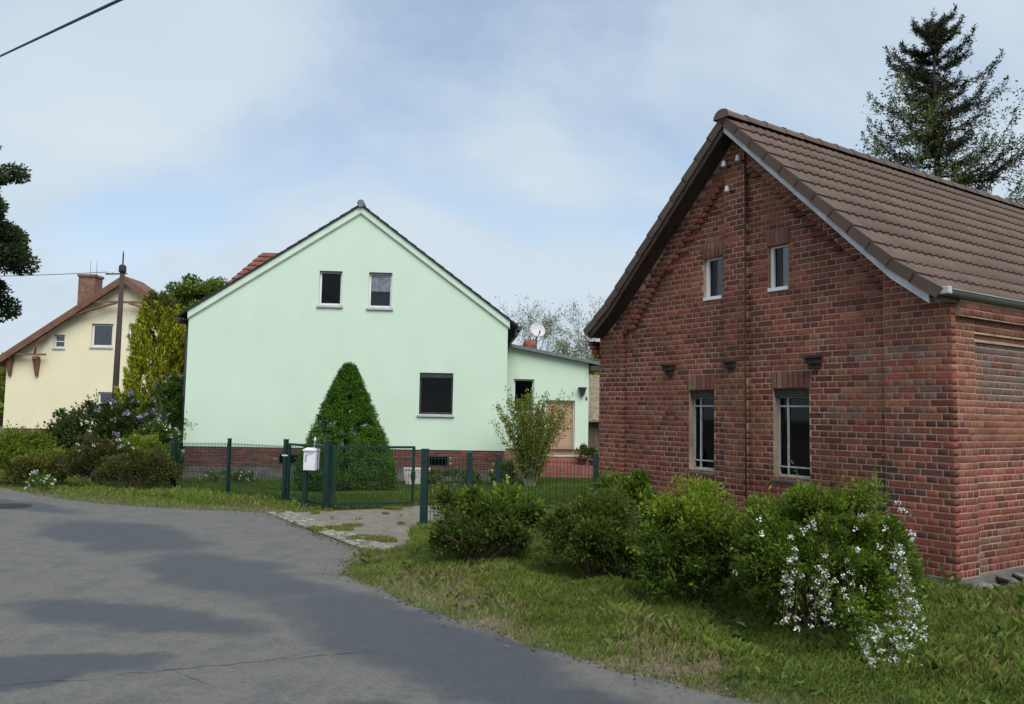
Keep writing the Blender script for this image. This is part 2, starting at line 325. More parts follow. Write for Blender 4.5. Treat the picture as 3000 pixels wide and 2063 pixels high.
def asphalt():
    m_ = bpy.data.materials.new('asphalt'); m_.use_nodes = True; t = m_.node_tree; b = t.nodes['Principled BSDF']
    g_ = t.nodes.new('ShaderNodeNewGeometry'); LK = t.links.new
    def noise(s, d=6, vec=None, ro=0.55):
        n_ = t.nodes.new('ShaderNodeTexNoise'); n_.inputs['Scale'].default_value = s; n_.inputs['Detail'].default_value = d; n_.inputs['Roughness'].default_value = ro
        LK(vec or g_.outputs['Position'], n_.inputs['Vector']); return n_
    def math_(op, a, b2, clamp=False):
        n_ = t.nodes.new('ShaderNodeMath'); n_.operation = op; n_.use_clamp = clamp
        for i, x in enumerate((a, b2)):
            if isinstance(x, (int, float)): n_.inputs[i].default_value = x
            else: LK(x, n_.inputs[i])
        return n_.outputs[0]
    def rng(v, lo, hi, a=0.0, b2=1.0):
        r_ = t.nodes.new('ShaderNodeMapRange'); r_.interpolation_type = 'SMOOTHSTEP'; LK(v, r_.inputs['Value'])
        r_.inputs['From Min'].default_value = lo; r_.inputs['From Max'].default_value = hi; r_.inputs['To Min'].default_value = a; r_.inputs['To Max'].default_value = b2; return r_.outputs[0]
    # warped position so the seams of the newer asphalt wander
    nw = noise(0.9, 4); vs = t.nodes.new('ShaderNodeVectorMath'); vs.operation = 'SUBTRACT'; LK(nw.outputs['Color'], vs.inputs[0]); vs.inputs[1].default_value = (.5, .5, .5)
    vm = t.nodes.new('ShaderNodeVectorMath'); vm.operation = 'MULTIPLY_ADD'; LK(vs.outputs[0], vm.inputs[0]); vm.inputs[1].default_value = (1.3, 1.3, 0); LK(g_.outputs['Position'], vm.inputs[2])
    tot = None
    for cx, cy, ax, ay, ang in ASPHALT_PATCHES:
        mp = t.nodes.new('ShaderNodeMapping'); mp.vector_type = 'TEXTURE'; mp.inputs['Location'].default_value = (cx, cy, 0); mp.inputs['Rotation'].default_value = (0, 0, ang); mp.inputs['Scale'].default_value = (ax, ay, 1e4)
        LK(vm.outputs[0], mp.inputs[0]); ln = t.nodes.new('ShaderNodeVectorMath'); ln.operation = 'LENGTH'; LK(mp.outputs[0], ln.inputs[0])
        f_ = rng(ln.outputs['Value'], 0.68, 1.20, 1.0, 0.0); tot = f_ if tot is None else math_('MAXIMUM', tot, f_)
    mottled = rng(noise(2.6, 10, ro=0.75).outputs['Fac'], 0.46, 0.62)
    dark = math_('MAXIMUM', tot, math_('MULTIPLY', mottled, 0.42), True)
    def mix(f, A, B):
        x = t.nodes.new('ShaderNodeMix'); x.data_type = 'RGBA'; LK(f, x.inputs['Factor'])
        for k, c in (('A', A), ('B', B)):
            if isinstance(c, tuple): x.inputs[k].default_value = (*c, 1)
            else: LK(c, x.inputs[k])
        return x.outputs['Result']
    fine = rng(noise(34, 8, ro=0.75).outputs['Fac'], 0.32, 0.68); mid = rng(noise(5, 8, ro=0.7).outputs['Fac'], 0.36, 0.64)
    worn = mix(fine, mix(mid, (0.092, 0.087, 0.078), (0.120, 0.114, 0.102)), (0.145, 0.138, 0.125))
    new = mix(fine, mix(mid, (0.043, 0.0465, 0.052), (0.053, 0.057, 0.063)), (0.065, 0.069, 0.075))
    grain = rng(noise(95, 5, ro=0.8).outputs['Fac'], 0.3, 0.7, 0.74, 1.28); gv = t.nodes.new('ShaderNodeVectorMath'); gv.operation = 'SCALE'; LK(mix(dark, worn, new), gv.inputs[0]); LK(grain, gv.inputs['Scale'])
    LK(gv.outputs[0], b.inputs['Base Color'])
    LK(rng(dark, 0, 1, 0.88, 0.62), b.inputs['Roughness'])
    bp = t.nodes.new('ShaderNodeBump'); bp.inputs['Strength'].default_value = 0.5; bp.inputs['Distance'].default_value = 0.006
    LK(noise(120, 3).outputs['Fac'], bp.inputs['Height']); LK(bp.outputs[0], b.inputs['Normal']); return m_
# darker, smoother resurfaced areas of the street (x, y, half length, half width, angle)
ASPHALT_PATCHES = [(-5.2, 11.1, 1.9, 0.75, -0.75), (-2.9, 8.6, 1.7, 0.6, -0.85), (-0.75, 6.35, 2.1, 0.62, -0.90), (-3.0, 6.75, 1.25, 0.42, -0.25), (0.7, 4.55, 1.5, 0.6, -0.72),
                   (-8.3, 14.1, 1.9, 0.45, -0.6), (-1.2, 4.7, 0.6, 0.28, 0.1), (-3.0, 5.4, 0.8, 0.25, 0.3)]
road = sheet('road', ROAD_POLY, 0.012, asphalt()); tag(road, 'patched grey asphalt village street', 'road', kind='structure')
# the long crack
cm = MB(); rnd = random.Random(3)
CK = [(-3.6, 4.95), (-3.13, 5.06), (-2.48, 5.31), (-1.96, 5.56), (-1.46, 5.75), (-.93, 6.0)]
cl = []
for i in range(91):
    t = i / 90 * 4.999; k = int(t); f = t - k; a, b = CK[k], CK[k + 1]
    cl.append((a[0] + (b[0] - a[0]) * f + nz((t * 5, 0, 0), 1, 2) * .03, a[1] + (b[1] - a[1]) * f + nz((t * 3, 3, 0), 1, 7) * .07 + nz((t * 13, 3, 0), 1, 5) * .02))
cbr = [cl[k:k + 1] for k in (22, 47, 66)]
for k, br in enumerate(cbr):
    for i in range(1, 12): p = br[-1]; br.append((p[0] + .035 + nz((i * .7, k, 0), 1, 3) * .03, p[1] + (.028 if k != 1 else -.03) + nz((i * .8, k, 2), 1, 4) * .03))
for ln_c, wmax in [(cl, 1.0)] + [(b, .5) for b in cbr]:
    for i, (a, b) in enumerate(zip(ln_c, ln_c[1:])):
        wa, wb = [max(.0008, (.0035 + .0055 * nz((q * .33, 1, 1), 1, 6)) * wmax) for q in (i, i + 1)]
        cm.poly([(a[0], a[1] - wa, .0165), (b[0], b[1] - wb, .0165), (b[0], b[1] + wb, .0165), (a[0], a[1] + wa, .0165)])
mat('crack_dark', (0.045, 0.043, 0.039), 0.95)
cm.build('crack', MATS['crack_dark'], road)
# drain cover at the left
dm = MB(); dm.lathe([(0.40, 0.0), (0.40, 0.012), (0.37, 0.014), (0.36, 0.008)], (0, 0, 0), 24)
dr = empty('drain_cover', (-8.4, 13.9, 0.009), label='dark round cast iron drain cover in the asphalt by the left verge', cat='drain cover')
dm.build('rim', MATS['cast_iron'], dr)
gm = MB()
for i in range(-4, 5):
    h = math.sqrt(max(0.0, .33 ** 2 - (i * .07) ** 2)); gm.box((i * .07 - .022, -h, .004), (i * .07 + .022, h, .0135))
gm.build('grate', MATS['cast_iron'], dr)

# driveway of worn concrete and sand
mat('driveway', (0.20, 0.178, 0.145), 0.95, col2=(0.145, 0.125, 0.095), scale=6.0, bump=0.5, bscale=50, lo=0.38, hi=0.62)
drive = sheet('driveway', rough_line(DRIVE_POLY + [DRIVE_POLY[0]], 0.04, 0.12, 9)[:-1], 0.008, MATS['driveway']); tag(drive, 'sandy concrete driveway through the open gate', 'driveway', kind='structure')

# cobble strip between street and driveway
strip_p = MB(); A0 = Vector((-3.95, 13.62)); A1 = Vector((-1.62, 10.02)); dS = (A1 - A0).normalized(); nS = Vector((-dS.y, dS.x)) * 1.0
LS = (A1 - A0).length; WS = 0.40
q = [A0, A1, A1 + nS * WS, A0 + nS * WS]
cob = sheet('cobble_strip', [(p.x, p.y) for p in q], 0.014, MATS['plinth_mortar']); cob.data.materials.clear(); cob.data.materials.append(mat('sett_joint', (0.07, 0.06, 0.045), 0.95, var=.3)); tag(cob, 'strip of pale granite setts between street and driveway', 'paving', kind='structure')
def sett_mesh(a, b, h, seed):
    r_ = random.Random(seed); bm = bmesh.new(); bmesh.ops.create_cube(bm, size=1)
    for v in bm.verts: v.co = Vector((v.co.x * a + r_.uniform(-.006, .006), v.co.y * b + r_.uniform(-.006, .006), v.co.z * h + (r_.uniform(-.004, .004) if v.co.z > 0 else 0)))
    bmesh.ops.bevel(bm, geom=[e for e in bm.edges if (e.verts[0].co.z + e.verts[1].co.z) > -h * .2], offset=.014, segments=1, affect='EDGES')
    me = bpy.data.meshes.new('sett'); bm.to_mesh(me); bm.free(); me.materials.append(MATS['stone_obj']); return me
setts = [sett_mesh(.118, .112, .05, i) for i in range(6)]
rnd = random.Random(11)
for r_ in range(3):
    s_ = 0.07 + (0.065 if r_ == 1 else 0)
    while s_ < LS - .05:
        p = A0 + dS * s_ + nS * (.067 + r_ * .132); o = bpy.data.objects.new('sett', rnd.choice(setts)); COL.objects.link(o); o.parent = cob
        o.location = (p.x, p.y, .006 + rnd.uniform(-.004, .008)); o.rotation_euler = (rnd.uniform(-.05, .05), rnd.uniform(-.05, .05), math.atan2(dS.y, dS.x) + rnd.uniform(-.06, .06))
        k = rnd.uniform(.65, 1.3); o.color = (.22 * k, .21 * k, .18 * k, 1); s_ += .131

# ------------------------------------------------------------------ brick house
BA = R(33.7); BC = (4.535, 8.53, 0.0)
bh = empty('brick_house', BC, BA, 'dark red brick house with brown tiled gable roof and narrow windows', 'house')
# local: x into the building (along the side wall), y along the gable from the near corner, z up
W_, ZB, CR, MOD, JNT = 5.50, 0.12, 0.0725, 0.1205, 0.0118
MID = 2.72; HL = 12.0
def rake(y):      # underside line of the roof over the gable wall
    d = abs(y - MID); return 5.50 - 0.97 * min(d, 2.30) - 0.74 * max(0.0, d - 2.30)
ROWZ = lambda k: ZB + k * CR
HOLES = [(1.70, 2.23, ROWZ(12), ROWZ(27)), (3.21, 3.67, ROWZ(12), ROWZ(27)), (1.99, 2.30, ROWZ(44), ROWZ(52)), (3.07, 3.40, ROWZ(44), ROWZ(52))]
LINT = [(a - .02, b + .02, z1, z1 + 3 * CR) for a, b, z0, z1 in HOLES]
ZONES = [0.688, 2.616, 2.978, 5.026]
def pilaster(y): return y < 0.688 or 2.616 < y < 2.978 or y > 5.026
FR = 0.40
wall = MB()
def strips(mb, a0, a1, zlo, top, holes, mp, d0, d1, extra=()):
    cuts = sorted(set([a0, a1] + [c for h in holes for c in h[:2] if a0 < c < a1] + [c for c in extra if a0 < c < a1]))
    for s0, s1 in zip(cuts, cuts[1:]):
        c = (s0 + s1) / 2; hs = sorted([h for h in holes if h[0] - 1e-6 <= s0 and s1 <= h[1] + 1e-6], key=lambda h: h[2])
        za = zb_ = None; lo = (zlo(s0), zlo(s1)) if callable(zlo) else (zlo, zlo)
        segs = []
        for h in hs: segs.append((lo, (h[2], h[2]))); lo = (h[3], h[3])
        segs.append((lo, (top(s0), top(s1))))
        for l_, t_ in segs:
            mb.hexa([mp(s0, l_[0], d0), mp(s1, l_[1], d0), mp(s1, l_[1], d1), mp(s0, l_[0], d1), mp(s0, t_[0], d0), mp(s1, t_[1], d0), mp(s1, t_[1], d1), mp(s0, t_[0], d1)])
gmap = lambda a, z, d: (d, a, z)
KINKS = [MID, MID - 2.30, MID + 2.30]
strips(wall, 0.0, W_, -0.1, rake, HOLES, gmap, 0.0, 0.26, KINKS)
for a, b in ((-0.06, 0.688), (2.616, 2.978), (5.026, W_ + 0.06)):
    strips(wall, a, b, -0.1, rake, [], gmap, -0.06, -0.0005, KINKS)
for a, b in ((0.688, 2.616), (2.978, 5.026)):
    strips(wall, a, b, lambda y: rake(y) - FR + .09, rake, [], gmap, -0.0585, -0.0006, KINKS)
gw = wall.build('gable_wall', MATS['mortar'], bh)
sw = MB(); TOPZ = 2.97
sw.box((0.26, 0.0, -0.1), (HL, 0.26, TOPZ)); sw.box((0.0, -0.06, -0.1), (0.393, -0.0005, TOPZ))
sw.box((0.393, -0.028, 2.56), (HL, -0.0006, 2.64)); sw.box((0.393, -0.058, 2.64), (HL, -0.0007, 2.79)); sw.box((0.01, -0.122, 2.795), (HL, -0.0608, TOPZ))
sidew = sw.build('side_wall', MATS['mortar'], bh)
ew = MB(); strips(ew, 0.27, W_ - .27, -0.1, lambda y: rake(y) - .02, [], gmap, HL - .26, HL - .01, KINKS); ew.build('far_gable', MATS['mortar'], bh)
bw = MB(); bw.box((0.26, W_ - .26, -0.1), (HL, W_, 2.93)); bw.build('back_wall', MATS['mortar'], bh)
fl = MB(); fl.box((.27, .27, 0.02), (HL - .27, W_ - .27, .06)); fl.build('floor', MATS['dark_room'], bh)

BRICKS = []   # (centre, half sizes in local x,y,z, outward axis, colour)
rb = random.Random(77)
def brick_colour(a, z, side=False):
    n1_ = nz((a, z, 5.0 if side else 0.0), 0.9, 3); n2_ = nz((a, z, 9.0), 2.6, 8); r_ = rb.random()
    dark = (.115, .036, .027); red = (.195, .054, .036); brown = (.165, .062, .040); orange = (.225, .085, .048); grey = (.15, .085, .068)
    if z < .95: base = red if r_ < .72 else dark
    elif n1_ + n2_ * .4 > .28: base = orange if r_ < .45 else (brown if r_ < .8 else red)
    elif n1_ < -.30: base = dark if r_ < .45 else (brown if r_ < .7 else red)
    else: base = dark if r_ < .28 else (red if r_ < .66 else (brown if r_ < .93 else orange))
    if not side and .1 < a < 1.5 and 1.75 < z < 2.5 and nz((a, z, 2), 1.7, 4) > -.05 and r_ < .55: base = grey if r_ < .33 else orange
    if side and a > .35 and 1.95 < z < 2.55: base = (.14, .095, .08) if r_ < .8 else brown
    if side and a < .5 and z > 1.7: base = orange if r_ < .75 else brown
    if side and a > .3 and 1.5 < z < 1.95: base = orange if r_ < .7 else brown
    if side and z > 2.55: base = orange if r_ < .6 else red
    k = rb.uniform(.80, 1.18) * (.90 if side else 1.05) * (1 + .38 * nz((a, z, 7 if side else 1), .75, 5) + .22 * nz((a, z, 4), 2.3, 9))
    if not side and .56 < a < .86 and z < 1.35 + .3 * nz((a, z, 1), 3, 2): base = (.060, .040, .030)      # damp soot stain below the eaves
    if not side and a < .55 and .95 < z < 1.6 and r_ < .4: base = (.10, .038, .032)
    if side and z < .6 and nz((a, z, 3), 2.0, 6) > -.1: base = (.16, .085, .055) if r_ < .7 else base
    return tuple(c * k for c in base)
def cut(iv, cuts):
    o = [iv]
    for c in cuts:
        n_ = []
        for a, b in o: n_ += [(a, c), (c, b)] if a < c < b else [(a, b)]
        o = n_
    return o
def minus(iv, h0, h1):
    a, b = iv
    if h1 <= a or h0 >= b: return [iv]
    return [p for p in ((a, min(b, h0)), (max(a, h1), b)) if p[1] - p[0] > .03]
for k in range(0, 76):
    z0 = ROWZ(k); zc = z0 + CR / 2
    if k % 2 == 0: ln, off = 2 * MOD, (MOD if k % 4 == 2 else 0.0)
    else: ln, off = MOD, MOD / 2
    a = -0.065 - 2 * MOD + off
    while a < W_ + .07:
        for iv in cut((max(a, -0.065), min(a + ln, W_ + 0.065)), ZONES):
            if iv[1] - iv[0] < .022: continue
            ivs = [iv]
            for h in HOLES + LINT:
                if h[2] - .01 < zc < h[3] + .01: ivs = [q_ for p_ in ivs for q_ in minus(p_, h[0], h[1])]
            for p, q_ in ivs:
                c = (p + q_) / 2
                if z0 + CR > rake(c) + .02: continue
                pr = pilaster(c) or rake(c) - zc < FR
                x0 = -(0.06 if pr else 0.0) - .004 - rb.uniform(0, .003)
                x1 = .003 if pr else .02
                ga = JNT / 2 if not (pr and any(abs(p - e) < .004 for e in (-.065, 2.616, 5.026))) else -.003     # returns of the pilasters
                gb = JNT / 2
                BRICKS.append((((x0 + x1) / 2, (p + ga + q_ - gb) / 2, zc), ((x1 - x0) / 2, (q_ - gb - p - ga) / 2, (CR - JNT) / 2), 'x', brick_colour(c, zc)))
        a += ln
for (a, b, z0, z1) in LINT:      # soldier courses over the openings
    n_ = max(4, round((b - a) / .077)); st = (b - a) / n_
    for i in range(n_):
        k = rb.uniform(.8, 1.2); base = rb.choice([(.185, .075, .055), (.20, .115, .075), (.15, .06, .05)])
        BRICKS.append(((-.002, a + st * (i + .5), (z0 + z1) / 2), (.018, (st - .013) / 2, (z1 - z0 - .012) / 2), 'x', tuple(c * k for c in base)))
for k in range(0, 39):           # side wall
    z0 = ROWZ(k); zc = z0 + CR / 2
    if k % 2 == 0: ln, off = 2 * MOD, (MOD if k % 4 == 2 else 0.0)
    else: ln, off = MOD, MOD / 2
    if k == 0: ln, off = .077, 0
    a = off - 2 * MOD
    while a < 4.2:
        for p, q_ in cut((max(a, 0.006), a + ln), [0.393]):
            if q_ - p < .022: continue
            c = (p + q_) / 2
            pr = 0.06 if c < .393 else 0.0
            if 2.56 < zc < 2.64 and c > .393: pr = .028
            elif 2.64 <= zc < 2.79: pr = .06
            elif zc >= 2.79: pr = .125
            y0 = -pr - .004 - rb.uniform(0, .003); y1 = -pr + .018
            BRICKS.append(((c, (y0 + y1) / 2, zc), ((q_ - p - JNT) / 2, (y1 - y0) / 2, (CR - JNT) / 2), 'y', brick_colour(c, zc, True)))
        a += ln
# corbelled kneeler bricks under the eaves at the far corner
for i in range(4):
    for j in range(2): BRICKS.append(((-.0, W_ + .085 + i * .05, 2.64 + i * CR), (.12 - .02 * j, .05, .032), 'x', brick_colour(5.4, 2.7)))
def brick_verts(c, h, ax):
    cx, cy, cz = c; hx, hy, hz = h; e = .006
    if ax == 'x':   # front towards -x
        f = lambda d, a, z: (cx + d, cy + a, cz + z); D, A = hx, hy
    else:
        f = lambda d, a, z: (cx - a, cy + d, cz + z); D, A = hy, hx
    v = []
    for d, s in ((D, 0), (-D + e * .7, 0), (-D, e)):
        v += [f(d, -A + s, -hz + s), f(d, A - s, -hz + s), f(d, A - s, hz - s), f(d, -A + s, hz - s)]
    return v
BF = [(0, 1, 5, 4), (1, 2, 6, 5), (2, 3, 7, 6), (3, 0, 4, 7), (4, 5, 9, 8), (5, 6, 10, 9), (6, 7, 11, 10), (7, 4, 8, 11), (8, 9, 10, 11)]
BM = Matrix.Translation(BC) @ Matrix.Rotation(BA, 4, 'Z')
def apparent(b):
    p = BM @ Vector(b[0]); d = p - EYE; n_ = BM.to_3x3() @ (Vector((-1, 0, 0)) if b[2] == 'x' else Vector((0, -1, 0)))
    if abs(d.x / d.y) > .64: return 0
    ar = (b[1][1] if b[2] == 'x' else b[1][0]) * b[1][2]
    hid = 0.2 if (b[2] == 'x' and b[0][2] < .75 and b[0][1] > .8) else 1
    return hid * ar * max(0.02, -n_.dot(d.normalized())) / d.length_squared
BRICKS.sort(key=apparent, reverse=True)
bcache = {}
for i, (c, h, ax, colr) in enumerate(BRICKS[:300]):
    key = (ax, round(h[0], 2 if ax == 'y' else 3), round(h[1], 2 if ax == 'x' else 3), round(h[2], 3))
    if key not in bcache:
        me = bpy.data.meshes.new('brick'); me.from_pydata(brick_verts((0, 0, 0), h, ax), [], BF); me.materials.append(MATS['brick_obj']); bcache[key] = me
    o = bpy.data.objects.new('brick', bcache[key]); COL.objects.link(o); o.parent = gw if ax == 'x' else sidew; o.location = c
    o.rotation_euler = (rb.uniform(-.006, .006) if ax == 'x' else 0, rb.uniform(-.006, .006) if ax == 'y' else 0, 0); o.color = (*colr, 1)
for ax, par in (('x', gw), ('y', sidew)):
    rest = [b for b in BRICKS[300:] if b[2] == ax]
    V = np.array([v for b in rest for v in brick_verts(b[0], b[1], ax)]); F = (np.array(BF)[None] + np.arange(len(rest))[:, None, None] * 12).reshape(-1, 4)
    o = link('brick_field', np_mesh('brick_field', V, F, np.repeat(np.array([b[3] for b in rest]), 12, 0)), MATS['brick_attr'], par); tag(o, kind='stuff')
# rubble footing
fm = empty('footing', (0, 0, 0), parent=bh); rs = random.Random(5); sn = []
for i in range(5):
    bm = bmesh.new(); bmesh.ops.create_icosphere(bm, subdivisions=2, radius=1)
    for v in bm.verts: v.co *= 1 + .28 * nz(v.co, 1.3, i * 7.1); v.co.z *= .7
    me = bpy.data.meshes.new('footing_stone'); bm.to_mesh(me); bm.free(); me.materials.append(MATS['stone_obj'])
    for p in me.polygons: p.use_smooth = True
    sn.append(me)
ft = MB(); ft.box((-.07, -.075, -.12), (HL, .2, .112)); ft.box((-.075, -.0505, -.12), (.2, W_, .1115))
bpy.data.objects.remove(fm); fm = ft.build('footing', MATS['cement'], bh)
for i in range(46):
    o = bpy.data.objects.new('footing_stone', rs.choice(sn)); COL.objects.link(o); o.parent = fm; s_ = rs.uniform(.045, .095)
    if i < 30: o.location = (-.1 + i * .12, -.09 + rs.uniform(-.04, .02), .03 + rs.uniform(-.04, .03))
    else: o.location = (-.12 + rs.uniform(-.04, .02), -.05 + (i - 30) * .13, .03 + rs.uniform(-.04, .03))
    o.scale = (s_ * 1.2, s_, s_ * .6); o.rotation_euler = (rs.uniform(-.4, .4), rs.uniform(-.4, .4), rs.uniform(0, 6)); k = rs.uniform(.75, 1.2); o.color = (.15 * k, .145 * k, .125 * k, 1)

# gable windows
def steel_window(y0, y1, z0, z1):
    wn = empty('tall_window', (0.11, y0, z0), parent=bh); wd, ht = y1 - y0, z1 - z0; fm_ = MB(); b = .016
    for a, c in (((0, 0), (b * 1.4, ht)), ((wd - b * 1.4, 0), (wd, ht)), ((0, 0), (wd, b * 1.6)), ((0, ht - .10 - b), (wd, ht - .10))):
        fm_.box((-.02, a[0] + .001, a[1] + .001), (.02, c[0] - .001, c[1] - .001))
    fo = fm_.build('frame', MATS['steel_frame'], wn); br = MB()
    yv = wd * .72
    for y in (yv,): br.box((-.022, y - .009, .01), (.012, y + .009, ht - .11))
    for z in (ht * .11, ht * .80): br.box((-.0235, .01, z - .009), (.0125, wd - .01, z + .009))
    br.build('glazing_bar', MATS['steel_frame'], fo)
    ys = [.02, yv - .006, yv + .006, wd - .02]; zs = [.02, ht * .11, ht * .80, ht - .115]
    for j in range(3):
        for i in (0, 2): p = MB(); p.box((.001, ys[i], zs[j] + .006), (.005, ys[i + 1], zs[j + 1] - .006)); p.build('pane', MATS['glass_dark'], wn)
    li = MB(); li.box((-.085, .002, ht - .098), (.12, wd - .002, ht - .002)); li.build('lintel_shade_plate', MATS['rust_iron'], wn)  # dark iron lintel plate, standing in for the shadow band under the lintel
    si = MB(); si.hexa([(-.135, -.02, -.06), (.1, -.02, -.06), (.1, wd + .02, -.06), (-.135, wd + .02, -.06), (-.135, -.02, -.035), (.1, -.02, -.002), (.1, wd + .02, -.002), (-.135, wd + .02, -.035)])
    si.build('sill', MATS['cement'], wn)
    bk = MB(); bk.box((.12, -.0, 0), (.13, wd, ht)); bk.build('dark_interior', MATS['dark_room'], wn)
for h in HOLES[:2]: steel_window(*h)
def small_window(y0, y1, z0, z1):
    wn = empty('small_window', (0.08, y0, z0), parent=bh); wd, ht = y1 - y0, z1 - z0; f_ = MB()
    for a, c in (((0, 0), (.018, ht)), ((wd - .045, .03), (wd, ht)), ((.018, ht - .02), (wd - .045, ht)), ((0, 0), (wd, .05))): f_.box((-.03, a[0] + .001, a[1] + .001), (.02, c[0] - .001, c[1]))
    fo = f_.build('frame', MATS['white_frame'], wn); s_ = MB(); s_.box((-.10, 0.003, .002), (-.028, wd - .003, .047)); s_.build('sill', MATS['white_frame'], wn)
    p = MB(); p.box((-.005, .018, .05), (-.001, wd * .5, ht - .02)); p.build('pane', MATS['glass'], wn)
    p = MB(); p.box((.006, wd * .5, .05), (.010, wd - .045, ht - .02)); p.build('pane', MATS['glass_dark'], wn)
    m2 = MB(); m2.box((-.012, wd * .5 - .008, .05), (.015, wd * .5 + .008, ht - .02)); m2.build('mullion', MATS['dark_wood'], fo)
    bk = MB(); bk.box((.14, 0, 0), (.15, wd, ht)); bk.build('dark_interior', MATS['dark_room'], wn)
for h in HOLES[2:]: small_window(*h)
# corbel stubs between the windows
for y in (4.03, 2.86, 1.60):
    c_ = MB(); c_.box((-.15, y - .09, 2.425), (.01, y + .09, 2.465), .008); c_.box((-.115, y - .075, 2.36), (.01, y + .075, 2.424), .008); c_.box((-.075, y - .055, 2.30), (.01, y + .055, 2.359), .008)
    c_.build('corbel', MATS['rust_iron'], bh)
# lightning conductor beside the middle pilaster
lc = MB(); lc.tube([(-.085, 2.60, 5.25), (-.083, 2.597, 3.9), (-.083, 2.602, 2.4), (-.082, 2.598, 0.05)], .011, 6); lc.build('conductor', MATS['rust_iron'], bh)
# porcelain insulators under the ridge
ib = MB(); ib.tube([(-.07, 2.62, 5.08), (-.20, 2.62, 5.10)], .012, 6); ib.tube([(-.07, 2.86, 5.06), (-.20, 2.86, 5.08)], .012, 6); ib.tube([(-.07, 2.84, 4.72), (-.16, 2.84, 4.74)], .012, 6)
ins = ib.build('insulator_bracket', MATS['rust_iron'], bh)
for y, z, x in ((2.62, 5.09, -.2), (2.86, 5.07, -.2), (2.84, 4.73, -.16)):
    i_ = MB(); i_.lathe([(.012, -.03), (.035, -.025), (.036, .0), (.024, .01), (.03, .03), (.016, .055), (.004, .06)], (x, y, z), 10); i_.build('insulator', MATS['porcelain'], ins)

# roof
APX = 5.64
def rprof(s, side=-1):   # distance s down the slope from the ridge -> (y, z) on the deck surface
    l1 = 2.30 * math.hypot(1, .97)
    if s <= l1: d = s / math.hypot(1, .97); z = APX - .97 * d
    else: q_ = (s - l1) / math.hypot(1, .74); d = 2.30 + q_; z = APX - .97 * 2.30 - .74 * q_
    return MID + side * d, z
SLOPE = 2.30 * math.hypot(1, .97) + .52 * math.hypot(1, .74)
roof = MB(); X0 = -.35
for side in (-1, 1):
    ss = [0, 2.30 * math.hypot(1, .97), SLOPE]
    for a, b in zip(ss, ss[1:]):
        (ya, za_), (yb, zb_) = rprof(a, side), rprof(b, side); t_ = .10
        roof.hexa([(X0 + .03, ya, za_ - t_), (HL + .3, ya, za_ - t_), (HL + .3, yb, zb_ - t_), (X0 + .03, yb, zb_ - t_), (X0 + .03, ya, za_), (HL + .3, ya, za_), (HL + .3, yb, zb_), (X0 + .03, yb, zb_)])
ro = roof.build('roof', MATS['deck'], bh)
TW, ROWS = .302, 12; EXPO = SLOPE / ROWS
def tile_geo():
    v = []; n_ = 10; ln = EXPO + .055
    def prof(i):
        u = i / n_; return (u * (TW + .012), .012 + .020 * max(0.0, math.cos((u * 2 - .5) * 2 * math.pi)) ** .8)
    for q_, lift in ((0.0, .0), (ln, .030)):
        for i in range(n_ + 1): x, z = prof(i); v.append((x, q_, z + lift))
    for i in range(n_ + 1): x, z = prof(i); v.append((x, ln, z * .3 + .004))
    f = [(i, i + 1, n_ + 2 + i, n_ + 1 + i) for i in range(n_)] + [(n_ + 1 + i, n_ + 2 + i, 2 * n_ + 3 + i, 2 * n_ + 2 + i) for i in range(n_)]
    return v, f
TV, TF = tile_geo(); tme = bpy.data.meshes.new('roof_tile'); tme.from_pydata(TV, [], TF); tme.materials.append(MATS['tile_obj'])
for p in tme.polygons[:10]: p.use_smooth = True
TILES = []; rt = random.Random(21)
for r_ in range(ROWS):
    s0 = r_ * EXPO; (ya, za_), (yb, zb_) = rprof(s0), rprof(s0 + EXPO); ang = math.atan2(za_ - zb_, ya - yb)
    for c in range(int((HL + .25) / TW)):
        k = rt.uniform(.88, 1.12) * (1 + .12 * nz((c * .3, r_ * .5, 0), 1, 4)); red = rt.random() < .05
        colr = (.116 * k * (1.05 if red else 1), .080 * k, .061 * k)
        loc = Vector((X0 + .20 + c * TW, ya, za_ + .004 + rt.uniform(0, .004)))
        Mx = Matrix.Translation(loc) @ Matrix(((1, 0, 0, 0), (0, -math.cos(ang), math.sin(ang), 0), (0, -math.sin(ang), -math.cos(ang), 0), (0, 0, 0, 1)))
        # local tile y runs down the slope, z is the slope normal
        Mx = Matrix.Translation(loc) @ Matrix((Vector((1, 0, 0)), Vector((0, -math.cos(ang), -math.sin(ang))), Vector((0, -math.sin(ang), math.cos(ang))))).transposed().to_4x4()
        Mx = Mx @ Matrix.Rotation(rt.uniform(-.006, .006), 4, 'Z')
        pw = BM @ loc; d = pw - EYE; vis = (1 if abs(d.x / d.y) < .64 else .01) / d.length_squared
        TILES.append((vis, Mx, colr))
TILES.sort(key=lambda t: -t[0])
for vis, Mx, colr in TILES[:300]:
    o = bpy.data.objects.new('roof_tile', tme); COL.objects.link(o); o.parent = ro; o.matrix_local = Mx; o.color = (*colr, 1)
rest = TILES[300:]; V = np.array([(Mx @ Vector(v))[:] for _, Mx, _ in rest for v in TV]); F = (np.array(TF)[None] + np.arange(len(rest))[:, None, None] * len(TV)).reshape(-1, 4)
tag(link('roof_tile_field', np_mesh('roof_tile_field', V, F, np.repeat(np.array([t[2] for t in rest]), len(TV), 0), smooth=False), MATS['tile_attr'], ro), kind='stuff')
